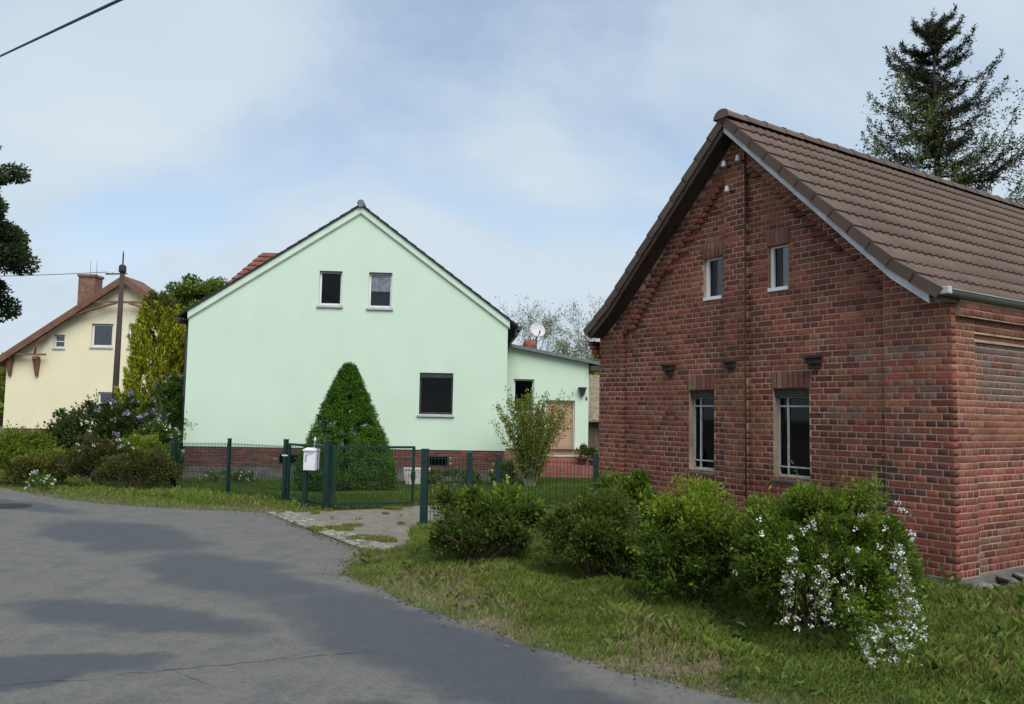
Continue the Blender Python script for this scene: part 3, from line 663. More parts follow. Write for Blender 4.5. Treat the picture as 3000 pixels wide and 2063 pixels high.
for side in (-1, 1):      # verge tiles with their flange over the barge board
    vv = []
    for r_ in range(ROWS):
        s0 = r_ * EXPO; (ya, za_), (yb, zb_) = rprof(s0, side), rprof(s0 + EXPO + .03, side); l1, l0 = .036, .026
        n_ = Vector((0, -(zb_ - za_), (yb - ya))).normalized(); n_ = n_ if n_.z > 0 else -n_
        A = Vector((0, ya, za_)); B = Vector((0, yb, zb_)); m_ = MB(); xo = X0 - .035; xi = X0 + .205; fl_ = .085
        def P(x, base, h): return base + n_ * h + Vector((x, 0, 0))
        m_.hexa([P(xo, A, .0), P(xi, A, .0), P(xi, B, .012), P(xo, B, .012), P(xo, A, l0), P(xi, A, l0), P(xi, B, l1 + .012), P(xo, B, l1 + .012)])
        m_.hexa([P(xo, A, -fl_), P(xo + .022, A, -fl_), P(xo + .022, B, -fl_ + .01), P(xo, B, -fl_ + .01), P(xo, A, -.0005), P(xo + .022, A, -.0005), P(xo + .022, B, .0115), P(xo, B, .0115)])
        o = m_.build('verge_tile', MATS['tile_obj'], ro); k = rt.uniform(.85, 1.1); o.color = (.105 * k, .072 * k, .055 * k, 1)
    ss = [0.0, 2.30 * math.hypot(1, .97), SLOPE - .13]; bb = MB()
    for a, b in zip(ss, ss[1:]):
        (ya, za_), (yb, zb_) = rprof(a, side), rprof(b, side)
        hi, lo = (.13, .195)
        bb.hexa([(X0 - .008, ya, za_ - lo), (X0 + .018, ya, za_ - lo), (X0 + .018, yb, zb_ - lo), (X0 - .008, yb, zb_ - lo), (X0 - .008, ya, za_ - hi + .03), (X0 + .018, ya, za_ - hi + .03), (X0 + .018, yb, zb_ - hi + .03), (X0 - .008, yb, zb_ - hi + .03)])
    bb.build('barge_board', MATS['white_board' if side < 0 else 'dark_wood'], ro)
    sf = MB()
    for a, b in zip(ss, ss[1:]):
        (ya, za_), (yb, zb_) = rprof(a, side), rprof(b, side)
        sf.hexa([(X0 + .019, ya, za_ - .135), (-.001, ya, za_ - .135), (-.001, yb, zb_ - .135), (X0 + .019, yb, zb_ - .135), (X0 + .019, ya, za_ - .102), (-.001, ya, za_ - .102), (-.001, yb, zb_ - .102), (X0 + .019, yb, zb_ - .102)])
    sf.build('soffit', MATS['dark_wood'], ro)
for i in range(32):       # ridge tiles
    x0 = X0 - .06 + i * .39; m_ = MB(); rings = []
    for x, k in ((x0, 1.0), (x0 + .03, 1.06), (x0 + .05, 1.0), (x0 + .41, .94)):
        rings.append([(x, MID + .135 * k * math.cos(t), APX - .03 + .125 * k * math.sin(t) + .012) for t in [math.pi * (j / 8) for j in range(9)]] )
    for ra, rb_ in zip(rings, rings[1:]):
        for j in range(8): m_.poly([ra[j], ra[j + 1], rb_[j + 1], rb_[j]])
    if i == 0: m_.poly(rings[0])
    o = m_.build('ridge_tile', MATS['tile_obj'], ro); k = rt.uniform(.8, 1.05); o.color = (.12 * k, .085 * k, .07 * k, 1)
def half_gutter(y, z, x0, x1, r_=.062):
    m_ = MB(); n_ = 10; pts = [(y + r_ * math.cos(math.pi + math.pi * i / n_), z + r_ * math.sin(math.pi + math.pi * i / n_)) for i in range(n_ + 1)]
    for a, b in zip(pts, pts[1:]): m_.poly([(x0, *a), (x1, *a), (x1, *b), (x0, *b)])
    for x in (x0, x1): m_.poly([(x, *p) for p in pts])
    m_.tube([(x0, y - r_, z), (x1, y - r_, z)], .010, 6); return m_
ye, ze = rprof(SLOPE, -1)
half_gutter(ye - .045, ze + .005, X0 + .05, HL + .3).build('gutter', MATS['zinc'], ro)
gc = MB(); gc.box((X0 - .02, ye - .112, ze - .045), (X0 + .05, ye + .02, ze + .035), .012); gc.build('gutter_end', MATS['zinc_light'], ro)
half_gutter(rprof(SLOPE, 1)[0] + .045, ze + .005, X0 + .05, HL + .3).build('gutter', MATS['zinc'], ro)

# ------------------------------------------------------------------ green house
GA = math.atan2(0.0717, 0.9974); GO = (-9.23, 23.4, 0.0)
gh = empty('green_house', GO, GA, 'pale green rendered gable house with small dark windows and brick plinth', 'house')
GW, GD, GB, PZ = 9.12, 10.0, -0.55, 0.63
GMID, GAP = 4.76, 7.58
def gtop(x): return GAP - (GAP - 4.38) * (GMID - x) / GMID if x < GMID else GAP - (GAP - 4.36) * (x - GMID) / (GW - GMID)
GH = [(3.63, 4.28, 4.74, 5.74), (5.05, 5.72, 4.71, 5.74), (6.59, 7.56, 1.65, 2.85)]
fmap = lambda a, z, d: (a, d, z)
m_ = MB(); strips(m_, 0, GW, PZ, gtop, GH, fmap, 0.0, .30, [GMID]); gfw = m_.build('front_wall', MATS['plaster_green'], gh)
for nm, a, b in (('side_wall', 0.0, .3), ('side_wall', GW - .3, GW)):
    m_ = MB(); m_.box((a, .301, PZ), (b, GD, 4.2)); m_.build(nm, MATS['plaster_green'], gh)
m_ = MB(); strips(m_, .301, GW - .301, PZ, lambda x: gtop(x) - .05, [], fmap, GD - .3, GD - .002, [GMID]); m_.build('back_wall', MATS['plaster_green'], gh)
m_ = MB(); m_.box((.301, .301, 3.0), (GW - .301, GD - .301, 3.2)); m_.build('floor', MATS['dark_room'], gh)
m_ = MB(); m_.box((.045, .045, GB), (GW - .045, GD - .05, PZ - .001)); pl = m_.build('plinth', MATS['plinth_mortar'], gh)
m_ = MB(); m_.box((.02, .02, GB), (GW - .02, .10, .08)); m_.build('cement_base', MATS['cement'], pl)
rg = random.Random(31); pbc = {}
for k in range(7):
    x = .05 - (.13 if k % 2 else 0)
    while x < GW - .06:
        a, b = max(x, .05), min(x + .26, GW - .05)
        if b - a > .05 and not (2.62 < (a + b) / 2 < 3.28 and .2 < .12 + k * .073 < .46) and not (6.88 < (a + b) / 2 < 7.5 and .2 < .12 + k * .073 < .46):
            key = round(b - a, 2)
            if key not in pbc:
                me = bpy.data.meshes.new('plinth_brick'); me.from_pydata(brick_verts((0, 0, 0), ((key - .012) / 2, .012, .0305), 'y'), [], BF); me.materials.append(MATS['brick_obj']); pbc[key] = me
            o = bpy.data.objects.new('plinth_brick', pbc[key]); COL.objects.link(o); o.parent = pl; o.location = ((a + b) / 2, .040 - rg.uniform(0, .003), .12 + k * .073); q_ = rg.uniform(.75, 1.2)
            c = rg.choice([(.15, .055, .045), (.125, .06, .05), (.19, .07, .055)]); o.color = (*[v * q_ for v in c], 1)
        x += .26
for x0, x1 in ((2.65, 3.25), (6.9, 7.48)):
    m_ = MB(); m_.box((x0, .02, .16), (x1, .044, .47)); cw = m_.build('cellar_window', MATS['anthracite'], pl)
    m_ = MB(); m_.box((x0 + .04, .012, .20), (x1 - .04, .0195, .43)); m_.build('pane', MATS['glass_dark'], gh)
def plaster_window(par, x0, x1, z0, z1, y, fr, glass, curtain=None, shutter=False, frame='white_frame', sill='white_board', sill_out=.06, fw=.055):
    wn = empty('window', (x0, y + .13, z0), parent=par); wd, ht = x1 - x0, z1 - z0; f_ = MB()
    f_.box((.001, -.03, .001), (fw, .03, ht - .001)); f_.box((wd - fw, -.03, .001), (wd - .001, .03, ht - .001)); f_.box((fw, -.03, .001), (wd - fw, .03, fw * 1.2)); f_.box((fw, -.03, ht - fw), (wd - fw, .03, ht - .001))
    f_.build('frame', MATS[frame], wn)
    p = MB(); p.box((fw, -.004, fw * 1.2), (wd - fw, .004, ht - fw)); p.build('pane', MATS[glass], wn)
    s_ = MB(); s_.box((-.05, -.13 - sill_out, -.075), (wd + .05, -.129, -.005), .008); s_.box((.001, -.1285, -.04), (wd - .001, -.031, .0)); s_.build('sill', MATS[sill], wn)
    if shutter: b_ = MB(); b_.box((.002, -.10, ht - .14), (wd - .002, -.034, ht - .002)); b_.build('shutter_box', MATS['anthracite'], wn)
    else: b_ = MB(); b_.box((.002, -.125, ht - .02), (wd - .002, -.034, ht - .002)); b_.build('head_reveal', MATS['anthracite'], wn)
    if curtain:
        c_ = MB(); n_ = 24; z_a, z_b = curtain[1] * ht, ht - .03
        for i in range(n_):
            xa, xb = fw + (wd - 2 * fw) * i / n_, fw + (wd - 2 * fw) * (i + 1) / n_
            ya, yb = .04 + .012 * math.sin(i * 1.9), .04 + .012 * math.sin((i + 1) * 1.9); c_.poly([(xa, ya, z_a), (xb, yb, z_a), (xb, yb, z_b), (xa, ya, z_b)])
        c_.build('curtain', MATS[curtain[0]], wn)
    k_ = MB(); k_.box((-.05, .165, -.05), (wd + .05, .175, ht + .05)); k_.build('dark_interior', MATS['dark_room'], wn)
    return wn
plaster_window(gh, *GH[0], 0, 0, 'glass_dark', ('grey_curtain', .45))
plaster_window(gh, *GH[1], 0, 0, 'glass_lace', ('curtain', .48))
plaster_window(gh, *GH[2], 0, 0, 'glass_dark', None, True, frame='anthracite', fw=.05)
# rake mouldings, roof
def gband(name, off, wide, d0, d1, mt, lift=0.0):
    for side in (0, 1):
        m_ = MB(); xa, xb = (-.02, GMID) if side == 0 else (GMID, GW + .05)
        ext = lambda x: gtop(x)
        m_.hexa([(xa, d0, ext(xa) - off - wide), (xb, d0, ext(xb) - off - wide), (xb, d1, ext(xb) - off - wide), (xa, d1, ext(xa) - off - wide), (xa, d0, ext(xa) - off), (xb, d0, ext(xb) - off), (xb, d1, ext(xb) - off), (xa, d1, ext(xa) - off)])
        m_.build(name, MATS[mt], gh)
gband('rake_moulding', -.09, .20, -.07, -.0006, 'plaster_trim')
gband('rake_shadow_lip', .1105, .035, -.035, -.0006, 'plaster_trim')
gr = MB()
for xa, xb in ((-.28, GMID), (GMID, GW + .30)):
    gr.hexa([(xa, -.115, gtop(xa) + .092), (xb, -.115, gtop(xb) + .092), (xb, GD + .2, gtop(xb) + .092), (xa, GD + .2, gtop(xa) + .092), (xa, -.115, gtop(xa) + .13), (xb, -.115, gtop(xb) + .13), (xb, GD + .2, gtop(xb) + .13), (xa, GD + .2, gtop(xa) + .13)])
gro = gr.build('roof', MATS['anthracite'], gh)
for side in (0, 1):       # edge tiles along the verge
    n_ = 17
    for i in range(n_):
        x0 = (-.28 + (GMID + .28) * i / n_) if side == 0 else GMID + (GW + .30 - GMID) * i / n_
        x1 = x0 + ((GMID + .28) / n_ if side == 0 else (GW + .30 - GMID) / n_)
        lo_first = side == 0; za_, zb_ = gtop(x0) + .131, gtop(x1) + .131; ha, hb = (.035, .012) if lo_first else (.012, .035)
        m_ = MB(); m_.hexa([(x0, -.135, za_), (x1, -.135, zb_), (x1, .25, zb_), (x0, .25, za_), (x0, -.135, za_ + ha), (x1, -.135, zb_ + hb), (x1, .25, zb_ + hb), (x0, .25, za_ + ha)]); m_.build('verge_tile', MATS['anthracite'], gro)
m_ = MB(); m_.tube([(GMID, -.16, GAP + .15), (GMID, GD + .2, GAP + .15)], .11, 12); m_.build('ridge_cap', MATS['felt_roof'], gro)
m_ = half_gutter(-.31, 4.30, 0, 1); m_ = MB(); m_.tube([(GW + .34, -.1, 4.20), (GW + .34, GD, 4.20)], .07, 8); m_.box((GW + .22, -.02, 3.98), (GW + .30, GD, 4.36)); m_.build('gutter', MATS['anthracite'], gro)
m_ = MB(); m_.tube([(-.30, -.1, 4.20), (-.30, GD, 4.20)], .07, 8); m_.build('gutter', MATS['anthracite'], gro)
m_ = MB(); m_.tube([(-.10, .25, 4.25), (-.10, .25, -.3)], .05, 8); m_.build('downpipe', MATS['anthracite'], gh)
# hipped dormer with red tiles on the left slope
DY0, DY1, DZ, DXL = 3.4, 6.6, 7.14, .30
dm_ = MB(); ev = 5.75; ymid = (DY0 + DY1) / 2
p_r0 = (DXL + .55, ymid, DZ); p_r1 = (4.25, ymid, DZ); e00 = (DXL - .15, DY0 - .2, ev); e10 = (3.0, DY0 - .2, ev); e01 = (DXL - .15, DY1 + .2, ev); e11 = (3.0, DY1 + .2, ev)
dm_.poly([e00, e10, p_r1, p_r0]); dm_.poly([e01, p_r0, p_r1, e11]); dm_.poly([e00, p_r0, e01]); dm_.poly([e00, e01, e11, e10])
dro = dm_.build('dormer_roof', MATS['terracotta'], gh)
n_up = Vector((0, -(DZ - ev), ymid - DY0 + .2)).normalized()
for r_ in range(7):
    f0, f1 = r_ / 7, (r_ + 1) / 7
    for c in range(14):
        t = lambda f: (Vector(e00).lerp(Vector(p_r0), f), Vector(e10).lerp(Vector(p_r1), f))
        a0, b0 = t(f0 - .015); a1, b1 = t(f1); g0_, g1_ = c / 14, (c + .93) / 14
        m_ = MB(); P0, P1, P2, P3 = a0.lerp(b0, g0_), a0.lerp(b0, g1_), a1.lerp(b1, g1_), a1.lerp(b1, g0_)
        m_.hexa([P0 + n_up * .003, P1 + n_up * .003, P2 + n_up * .003, P3 + n_up * .003, P0 + n_up * .065, P1 + n_up * .065, P2 + n_up * .02, P3 + n_up * .02])
        o = m_.build('dormer_tile', MATS['tile_obj'], dro); k = rg.uniform(.8, 1.15); o.color = (.19 * k, .070 * k, .050 * k, 1)
m_ = MB(); m_.box((DXL + .1, DY0, 4.4), (3.0, DY1, ev - .002)); m_.build('dormer_wall', MATS['plaster_green'], gh)

# side extension with the door
px0, px1, py, pd = GW + .002, 12.03, 3.0, 4.2
PB = .58
def ptop(x): return 3.92 - (3.92 - 3.45) * (x - 9.41) / (12.03 - 9.41)
PH = [(9.55, 10.22, 1.75, 2.85), (10.60, 11.58, PB, 2.18)]
ex = empty('porch_extension', (0, 0, 0), parent=gh)
m_ = MB(); strips(m_, px0, px1, PB, lambda x: ptop(x) - .04, PH, lambda a, z, d: (a, d, z), py, py + .25); m_.build('porch_wall', MATS['plaster_green'], ex)
m_ = MB(); m_.box((px1 - .25, py + .251, PB), (px1 - .001, py + pd, 3.38)); m_.build('porch_wall', MATS['plaster_green'], ex)
m_ = MB(); m_.box((px0, py + .04, GB), (10.60, py + pd - .01, PB - .001)); m_.box((11.58, py + .04, GB), (px1 - .04, py + pd - .01, PB - .001)); m_.box((10.6005, py + .16, GB), (11.5795, py + 1, .36)); m_.build('porch_plinth', MATS['chimney_brick'], ex)
xr = 12.36; m_ = MB(); m_.hexa([(px0, py - .22, ptop(px0) - .035), (xr, py - .22, ptop(xr) - .035), (xr, py + pd + .2, ptop(xr) - .035), (px0, py + pd + .2, ptop(px0) - .035), (px0, py - .22, ptop(px0) + .07), (xr, py - .22, ptop(xr) + .07), (xr, py + pd + .2, ptop(xr) + .07), (px0, py + pd + .2, ptop(px0) + .07)])
m_.build('porch_roof', MATS['felt_roof'], ex)
m_ = MB(); m_.box((px1 + .03, py - .2, 3.17), (px1 + .31, py + pd, ptop(xr) - .06)); m_.build('eaves_box', MATS['dark_wood'], ex)
plaster_window(ex, *PH[0], py, 0, 'glass_dark', ('grey_curtain', .1), fw=.05)
d_ = MB(); d_.box((10.66, py + .14, .38), (11.54, py + .19, 2.12)); do = d_.build('door', MATS['tan_door'], ex)
d_ = MB(); d_.box((10.76, py + .125, .55), (11.44, py + .139, 1.15), .004); d_.box((10.76, py + .125, 1.25), (11.44, py + .139, 2.0), .004); d_.build('door_panel', MATS['tan_door'], do)
d_ = MB(); d_.tube([(11.46, py + .14, 1.3), (11.46, py + .09, 1.3), (11.35, py + .085, 1.3)], .012, 6); d_.build('handle', MATS['chrome'], do)
d_ = MB(); d_.box((10.6005, py + .12, .361), (10.659, py + .2, 2.178)); d_.box((11.541, py + .12, .361), (11.579, py + .2, 2.178)); d_.box((10.66, py + .12, 2.121), (11.54, py + .2, 2.178)); d_.build('door_frame', MATS['white_frame'], ex)
st = empty('front_steps', (0, 0, 0), parent=ex)
m_ = MB(); m_.box((10.35, py - 1.0, -.35), (12.15, py + .03, .12)); m_.build('lower_step', MATS['red_tile_step'], st)
m_ = MB(); m_.box((10.5, py - .45, .121), (11.9, py + .035, .36)); m_.build('upper_step', MATS['red_tile_step'], st)
m_ = MB(); m_.box((10.47, py - .47, .3605), (11.93, py + .13, .385)); m_.build('step_slab', MATS['trough_stone'], st)
# wall lantern, bell
m_ = MB(); m_.hexa([(11.76, py - .13, 2.34), (11.86, py - .13, 2.34), (11.86, py - .03, 2.34), (11.76, py - .03, 2.34), (11.70, py - .19, 2.58), (11.92, py - .19, 2.58), (11.92, py - .0, 2.58), (11.70, py - .0, 2.58)]); m_.box((11.68, py - .21, 2.581), (11.94, py + .0, 2.62)); m_.build('wall_lantern', MATS['anthracite'], ex)
m_ = MB(); m_.box((11.93, py - .02, 2.20), (11.99, py - .0005, 2.30), .005); m_.build('bell', MATS['anthracite'], ex)
# clay flue on the porch roof and satellite dish (own things)
flue = empty('chimney_pot', (GO[0], GO[1], 0), GA, 'round terracotta chimney pot on the flat porch roof', 'chimney')
m_ = MB(); m_.lathe([(.20, -.05), (.21, .0), (.215, .10), (.23, .20), (.225, .28), (.19, .36), (.12, .41)], (10.1, py + .6, ptop(10.1) + .0), 20); m_.build('pot', MATS['terracotta'], flue)
m_ = MB(); m_.tube([(10.22, py + .55, ptop(10.1) + .05), (10.22, py + .55, ptop(10.1) + .45)], .02, 6); m_.build('strap', MATS['zinc'], flue)
dish = empty('satellite_dish', (GO[0], GO[1], 0), GA, 'pale grey satellite dish above the terracotta chimney pot', 'satellite dish')
dz = ptop(10.3) + .75; dc = Vector((10.34, py + .62, dz)); ax_ = Vector((.25, -.85, .45)).normalized(); u_ = ax_.orthogonal().normalized(); v_ = ax_.cross(u_); m_ = MB(); prev = None
for i in range(5):
    r_ = .27 * i / 4 + .002; ring = [dc + ax_ * (.09 * (r_ / .27) ** 2) + (u_ * math.cos(t * math.pi / 12) + v_ * math.sin(t * math.pi / 12)) * r_ for t in range(24)]
    if prev:
        for t in range(24): m_.poly([prev[t], prev[(t + 1) % 24], ring[(t + 1) % 24], ring[t]], True)
    prev = ring
m_.build('reflector', MATS['dish_grey'], dish)
m_ = MB(); m_.tube([(10.34, py + .66, ptop(10.3)), (10.34, py + .66, dz)], .02, 8); m_.build('mast', MATS['zinc'], dish)
m_ = MB(); m_.tube([dc - v_ * .0 + Vector((0, 0, -.26)), dc + ax_ * .32 + Vector((0, 0, -.22))], .012, 6); m_.tube([dc + ax_ * .30 + Vector((0, 0, -.24)), dc + ax_ * .30 + Vector((0, 0, -.13))], .03, 8); m_.build('receiver_arm', MATS['zinc'], dish)

# ------------------------------------------------------------------ cream house
CX, CY = -18.85, 40.0
ch = empty('cream_house', (CX, CY, -.3), 0, 'cream rendered house with red brown carved gable boards and brick chimney', 'house')
CW, CAP, CS = 5.65, 8.22, .70
def ctop(x): return CAP - CS * abs(x)
CH = [(-1.63, -.58, 4.88, 6.02), (.16, 1.22, 4.86, 6.0), (-3.44, -2.91, 4.80, 5.44), (-1.14, -.38, 2.14, 2.70)]
m_ = MB(); strips(m_, -CW, CW, .88, lambda x: ctop(x) - .05, CH, fmap, 0, .3, [0.0]); m_.build('front_wall', MATS['plaster_cream'], ch)
for a, b in ((-CW, -CW + .3), (CW - .3, CW)): m_ = MB(); m_.box((a, .301, .88), (b, 1.5, ctop(CW) - .1)); m_.build('side_wall', MATS['plaster_cream'], ch)
m_ = MB(); m_.box((-CW + .04, .04, -.2), (CW - .04, 12, .879)); m_.build('plinth', MATS['chimney_brick'], ch)
m_ = MB(); m_.box((-CW + .301, .301, 3.6), (CW - .301, 1.2, 3.8)); m_.build('floor', MATS['dark_room'], ch)
m_ = MB(); strips(m_, -CW + .31, CW - .31, .88, lambda x: ctop(x) - .06, [], fmap, 1.25, 1.499, [0.0]); m_.build('rear_wall', MATS['plaster_cream'], ch)
m_ = MB(); m_.box((-CW + .5, 1.51, .88), (CW - .5, 10, 4.3)); m_.build('rear_wing', MATS['plaster_cream'], ch)
m_ = MB(); m_.hexa([(-CW + .2, 1.72, 4.301), (CW - .2, 1.72, 4.301), (CW - .2, 10.3, 4.301), (-CW + .2, 10.3, 4.301), (-CW + 2, 5.5, 6.0), (CW - 2, 5.5, 6.0), (CW - 2, 7.8, 6.0), (-CW + 2, 7.8, 6.0)]); m_.build('rear_roof', MATS['barge_red'], ch)
m_ = MB()
for s_ in (-1, 1):
    xa, xb = (0, s_ * (CW + .55)); m_.hexa([(xa, -.45, ctop(0) - .02), (xb, -.45, ctop(xb) - .02), (xb, 1.7, ctop(xb) - .02), (xa, 1.7, ctop(0) - .02), (xa, -.45, ctop(0) + .12), (xb, -.45, ctop(xb) + .12), (xb, 1.7, ctop(xb) + .12), (xa, 1.7, ctop(0) + .12)])
cro = m_.build('roof', MATS['barge_red'], ch)
for s_ in (-1, 1):
    xa, xb = (0, s_ * (CW + .57)); m_ = MB(); m_.hexa([(xa, -.50, ctop(0) - .22), (xb, -.50, ctop(xb) - .22), (xb, -.452, ctop(xb) - .22), (xa, -.452, ctop(0) - .22), (xa, -.50, ctop(0) + .15), (xb, -.50, ctop(xb) + .15), (xb, -.452, ctop(xb) + .15), (xa, -.452, ctop(0) + .15)]); m_.build('barge_board', MATS['barge_red'], cro)
m_ = MB(); m_.box((-1.75, -.44, 7.0), (1.75, -.34, 7.1)); m_.build('collar_beam', MATS['bracket_red'], cro)
for s_ in (-1, 1):
    m_ = MB(); pts = [(s_ * (2.6 - 2.3 * math.sin(t * math.pi / 2 / 8)), -.40, 6.15 + .85 * math.sin(t * math.pi / 16) ** .7) for t in range(9)]; m_.tube(pts, .055, 6); m_.build('curved_brace', MATS['bracket_red'], cro)
for x in (-4.13, -5.43):
    m_ = MB(); m_.box((x - .09, -.42, 4.22 if x < -4 else 4.40), (x + .09, -.001, 4.36 if x < -4 else 4.52)); m_.hexa([(x - .05, -.12, 3.4), (x + .05, -.12, 3.4), (x + .05, -.001, 3.4), (x - .05, -.001, 3.4), (x - .12, -.32, 4.22), (x + .12, -.32, 4.22), (x + .12, -.001, 4.22), (x - .12, -.001, 4.22)]); m_.build('bracket', MATS['bracket_red'], ch)
m_ = MB(); m_.box((-5.3, -.40, 4.40), (-3.6, -.30, 4.49)); m_.build('tie_beam', MATS['bracket_red'], cro)
m_ = MB(); m_.tube([(-4.13, -.36, 4.45), (-4.08, -.36, 4.85), (-3.88, -.36, 5.15), (-3.6, -.36, 5.4)], .05, 6); m_.build('curved_brace', MATS['bracket_red'], cro)
for i, h in enumerate(CH):
    wn = plaster_window(ch, *h, 0, 0, 'glass', ('grey_curtain', .02), fw=.09 if i < 2 else .07)
    if i == 2: m_ = MB(); m_.box((.05, -.035, .30), (.48, -.005, .35)); m_.build('glazing_bar', MATS['white_frame'], wn)
for x0, x1, y0, y1, zt, mt in ((-2.78, -1.98, .7, 1.5, 8.55, 'chimney_brick'), (-.1, .75, 5.0, 5.9, 8.45, 'chimney_tan')):
    m_ = MB(); m_.box((x0, y0, 5.6), (x1, y1, zt - .12)); c_ = m_.build('chimney', MATS[mt], cro); m_ = MB(); m_.box((x0 - .05, y0 - .05, zt - .119), (x1 + .05, y1 + .05, zt)); m_.build('chimney_cap', MATS['cement' if mt == 'chimney_tan' else 'chimney_brick'], c_)
    for dx_ in (.3, .62): m_ = MB(); m_.tube([(x0 + dx_, y0 + .5, zt), (x0 + dx_, y0 + .5, zt + .75)], .012, 5); m_.build('rod', MATS['wire'], c_)

# shed between the porch and the brick house
sh = empty('garden_shed', (3.9, 33.0, -.3), R(8), 'weathered brown shed seen between porch and brick house', 'shed')
m_ = MB(); m_.box((-2.2, 0, 0), (2.2, 3, 1.75)); m_.build('wall', MATS['shed_wood'], sh)
for i in range(22): m_ = MB(); m_.box((-2.2 + i * .2 + .006, -.025, .05), (-2.2 + (i + 1) * .2 - .006, -.0005, 1.74)); m_.build('plank', MATS['shed_wood'], sh)
m_ = MB(); m_.hexa([(-2.5, -.4, 1.75), (2.5, -.4, 1.75), (2.5, 1.6, 3.6), (-2.5, 1.6, 3.6), (-2.5, -.4, 1.84), (2.5, -.4, 1.84), (2.5, 1.6, 3.70), (-2.5, 1.6, 3.70)]); m_.hexa([(-2.5, 1.6005, 3.6), (2.5, 1.6005, 3.6), (2.5, 3.4, 1.8), (-2.5, 3.4, 1.8), (-2.5, 1.6005, 3.70), (2.5, 1.6005, 3.70), (2.5, 3.4, 1.9), (-2.5, 3.4, 1.9)]); m_.build('roof', MATS['shed_roof'], sh)

# ------------------------------------------------------------------ utility pole, cables
up = empty('utility_pole', (-15.33, 32.0, -.3), 0, 'dark wooden utility pole with white band before the cream house', 'utility pole')
m_ = MB(); m_.tube([(0, 0, -.2), (0, 0, 3), (.02, 0, 7.38)], [.13, .115, .085], 12); m_.build('pole', MATS['pole_wood'], up)
m_ = MB(); m_.tube([(0, 0, 1.30), (0, 0, 1.62)], [.133, .131], 12); m_.build('white_band', MATS['white_paint'], up)
m_ = MB(); m_.box((-.04, -.17, 1.80), (.04, -.145, 2.0)); m_.build('number_plate', MATS['white_paint'], up)
m_ = MB(); m_.tube([(-.62, -.02, 7.17), (.22, -.02, 7.2)], .028, 6); m_.build('crossarm', MATS['rust_iron'], up)
m_ = MB(); m_.lathe([(.13, 7.25), (.14, 7.3), (.14, 7.48), (.09, 7.55), (.03, 7.56), (.028, 7.95), (.012, 8.1)], (.02, 0, 0), 10); m_.build('pole_cap', MATS['rust_iron'], up)
for x in (-.55, -.35): m_ = MB(); m_.lathe([(.02, 0), (.045, .02), (.03, .07), (.04, .1), (.015, .13)], (x, -.02, 7.19), 8); m_.build('insulator', MATS['porcelain'], up)
def sag(a, b, s_, n_=24):
    a, b = Vector(a), Vector(b); return [a.lerp(b, i / n_) - Vector((0, 0, 4 * s_ * (i / n_) * (1 - i / n_))) for i in range(n_ + 1)]
m_ = MB(); m_.tube(sag((-15.9, 31.98, 6.95), (-38, 33.5, 7.1), .35), .016, 5)
tag(m_.build('telephone_wire', MATS['wire']), 'thin grey wire running left from the utility pole', 'wire')
ca, cb = Vector((-9.04, 14.0, 7.77)), Vector((-4.01, 8.0, 5.77)); cdv = (cb - ca)
m_ = MB(); m_.tube(sag(ca - cdv * 2.2, cb + cdv * 1.5, .0, 30), .018, 6)
tag(m_.build('overhead_cable', MATS['cable']), 'thick dark overhead cable crossing the upper left sky', 'cable')

# ------------------------------------------------------------------ fence, gate, mailbox
fence_l = empty('mesh_fence', (-7.1, 17.6, 0), 0, 'dark green wire mesh fence along the left verge up to the gate', 'fence')
fence_r = empty('mesh_fence', (-1.25, 12.23, 0), 0, 'dark green wire mesh fence between driveway and brick house', 'fence')
def post(x, y, h, w_, par, rz=0.0, lean=0.0):
    m_ = MB(); m_.box((-w_ / 2, -w_ / 2, -.3), (w_ / 2, w_ / 2, h), .006); o = m_.build('post', MATS['fence_green'], par)
    o.location = (x - par.location.x, y - par.location.y, float(gz(x, y))); o.rotation_euler = (0, lean, rz)
    m_ = MB(); m_.box((-w_ / 2 - .004, -w_ / 2 - .004, h - .005), (w_ / 2 + .004, w_ / 2 + .004, h + .018), .006); m_.build('cap', MATS['fence_green'], o)
    for zz_ in (.2, .6, 1.0):
        m_ = MB(); m_.box((-.02, -w_ / 2 - .012, zz_ - .02), (.02, -w_ / 2 + .002, zz_ + .02)); m_.build('clip', MATS['fence_green'], o)
    return o
POSTS = [(-10.3, 20.6, 1.12, .06), (-8.5, 18.85, 1.12, .06), (-7.10, 17.6, 1.15, .085), (-5.52, 16.35, 1.12, .06), (-4.08, 15.15, 1.15, .07), (-3.10, 14.2, 1.17, .10),
         (-1.25, 12.23, 1.15, .10), (-.585, 12.05, 1.12, .07), (-.172, 11.98, 1.10, .05), (1.215, 11.75, 1.15, .07)]
for i, (x, y, h, w_) in enumerate(POSTS):
    o = post(x, y, h, w_, fence_l if i < 6 else fence_r, R(-40) if i < 6 else R(-8), R(-1) if i in (2, 3, 4) else 0)
    if i == 4: m_ = MB(); m_.box((-.06, -.045, .86), (.06, .045, .885), .004); m_.build('white_clip', MATS['white_paint'], o)
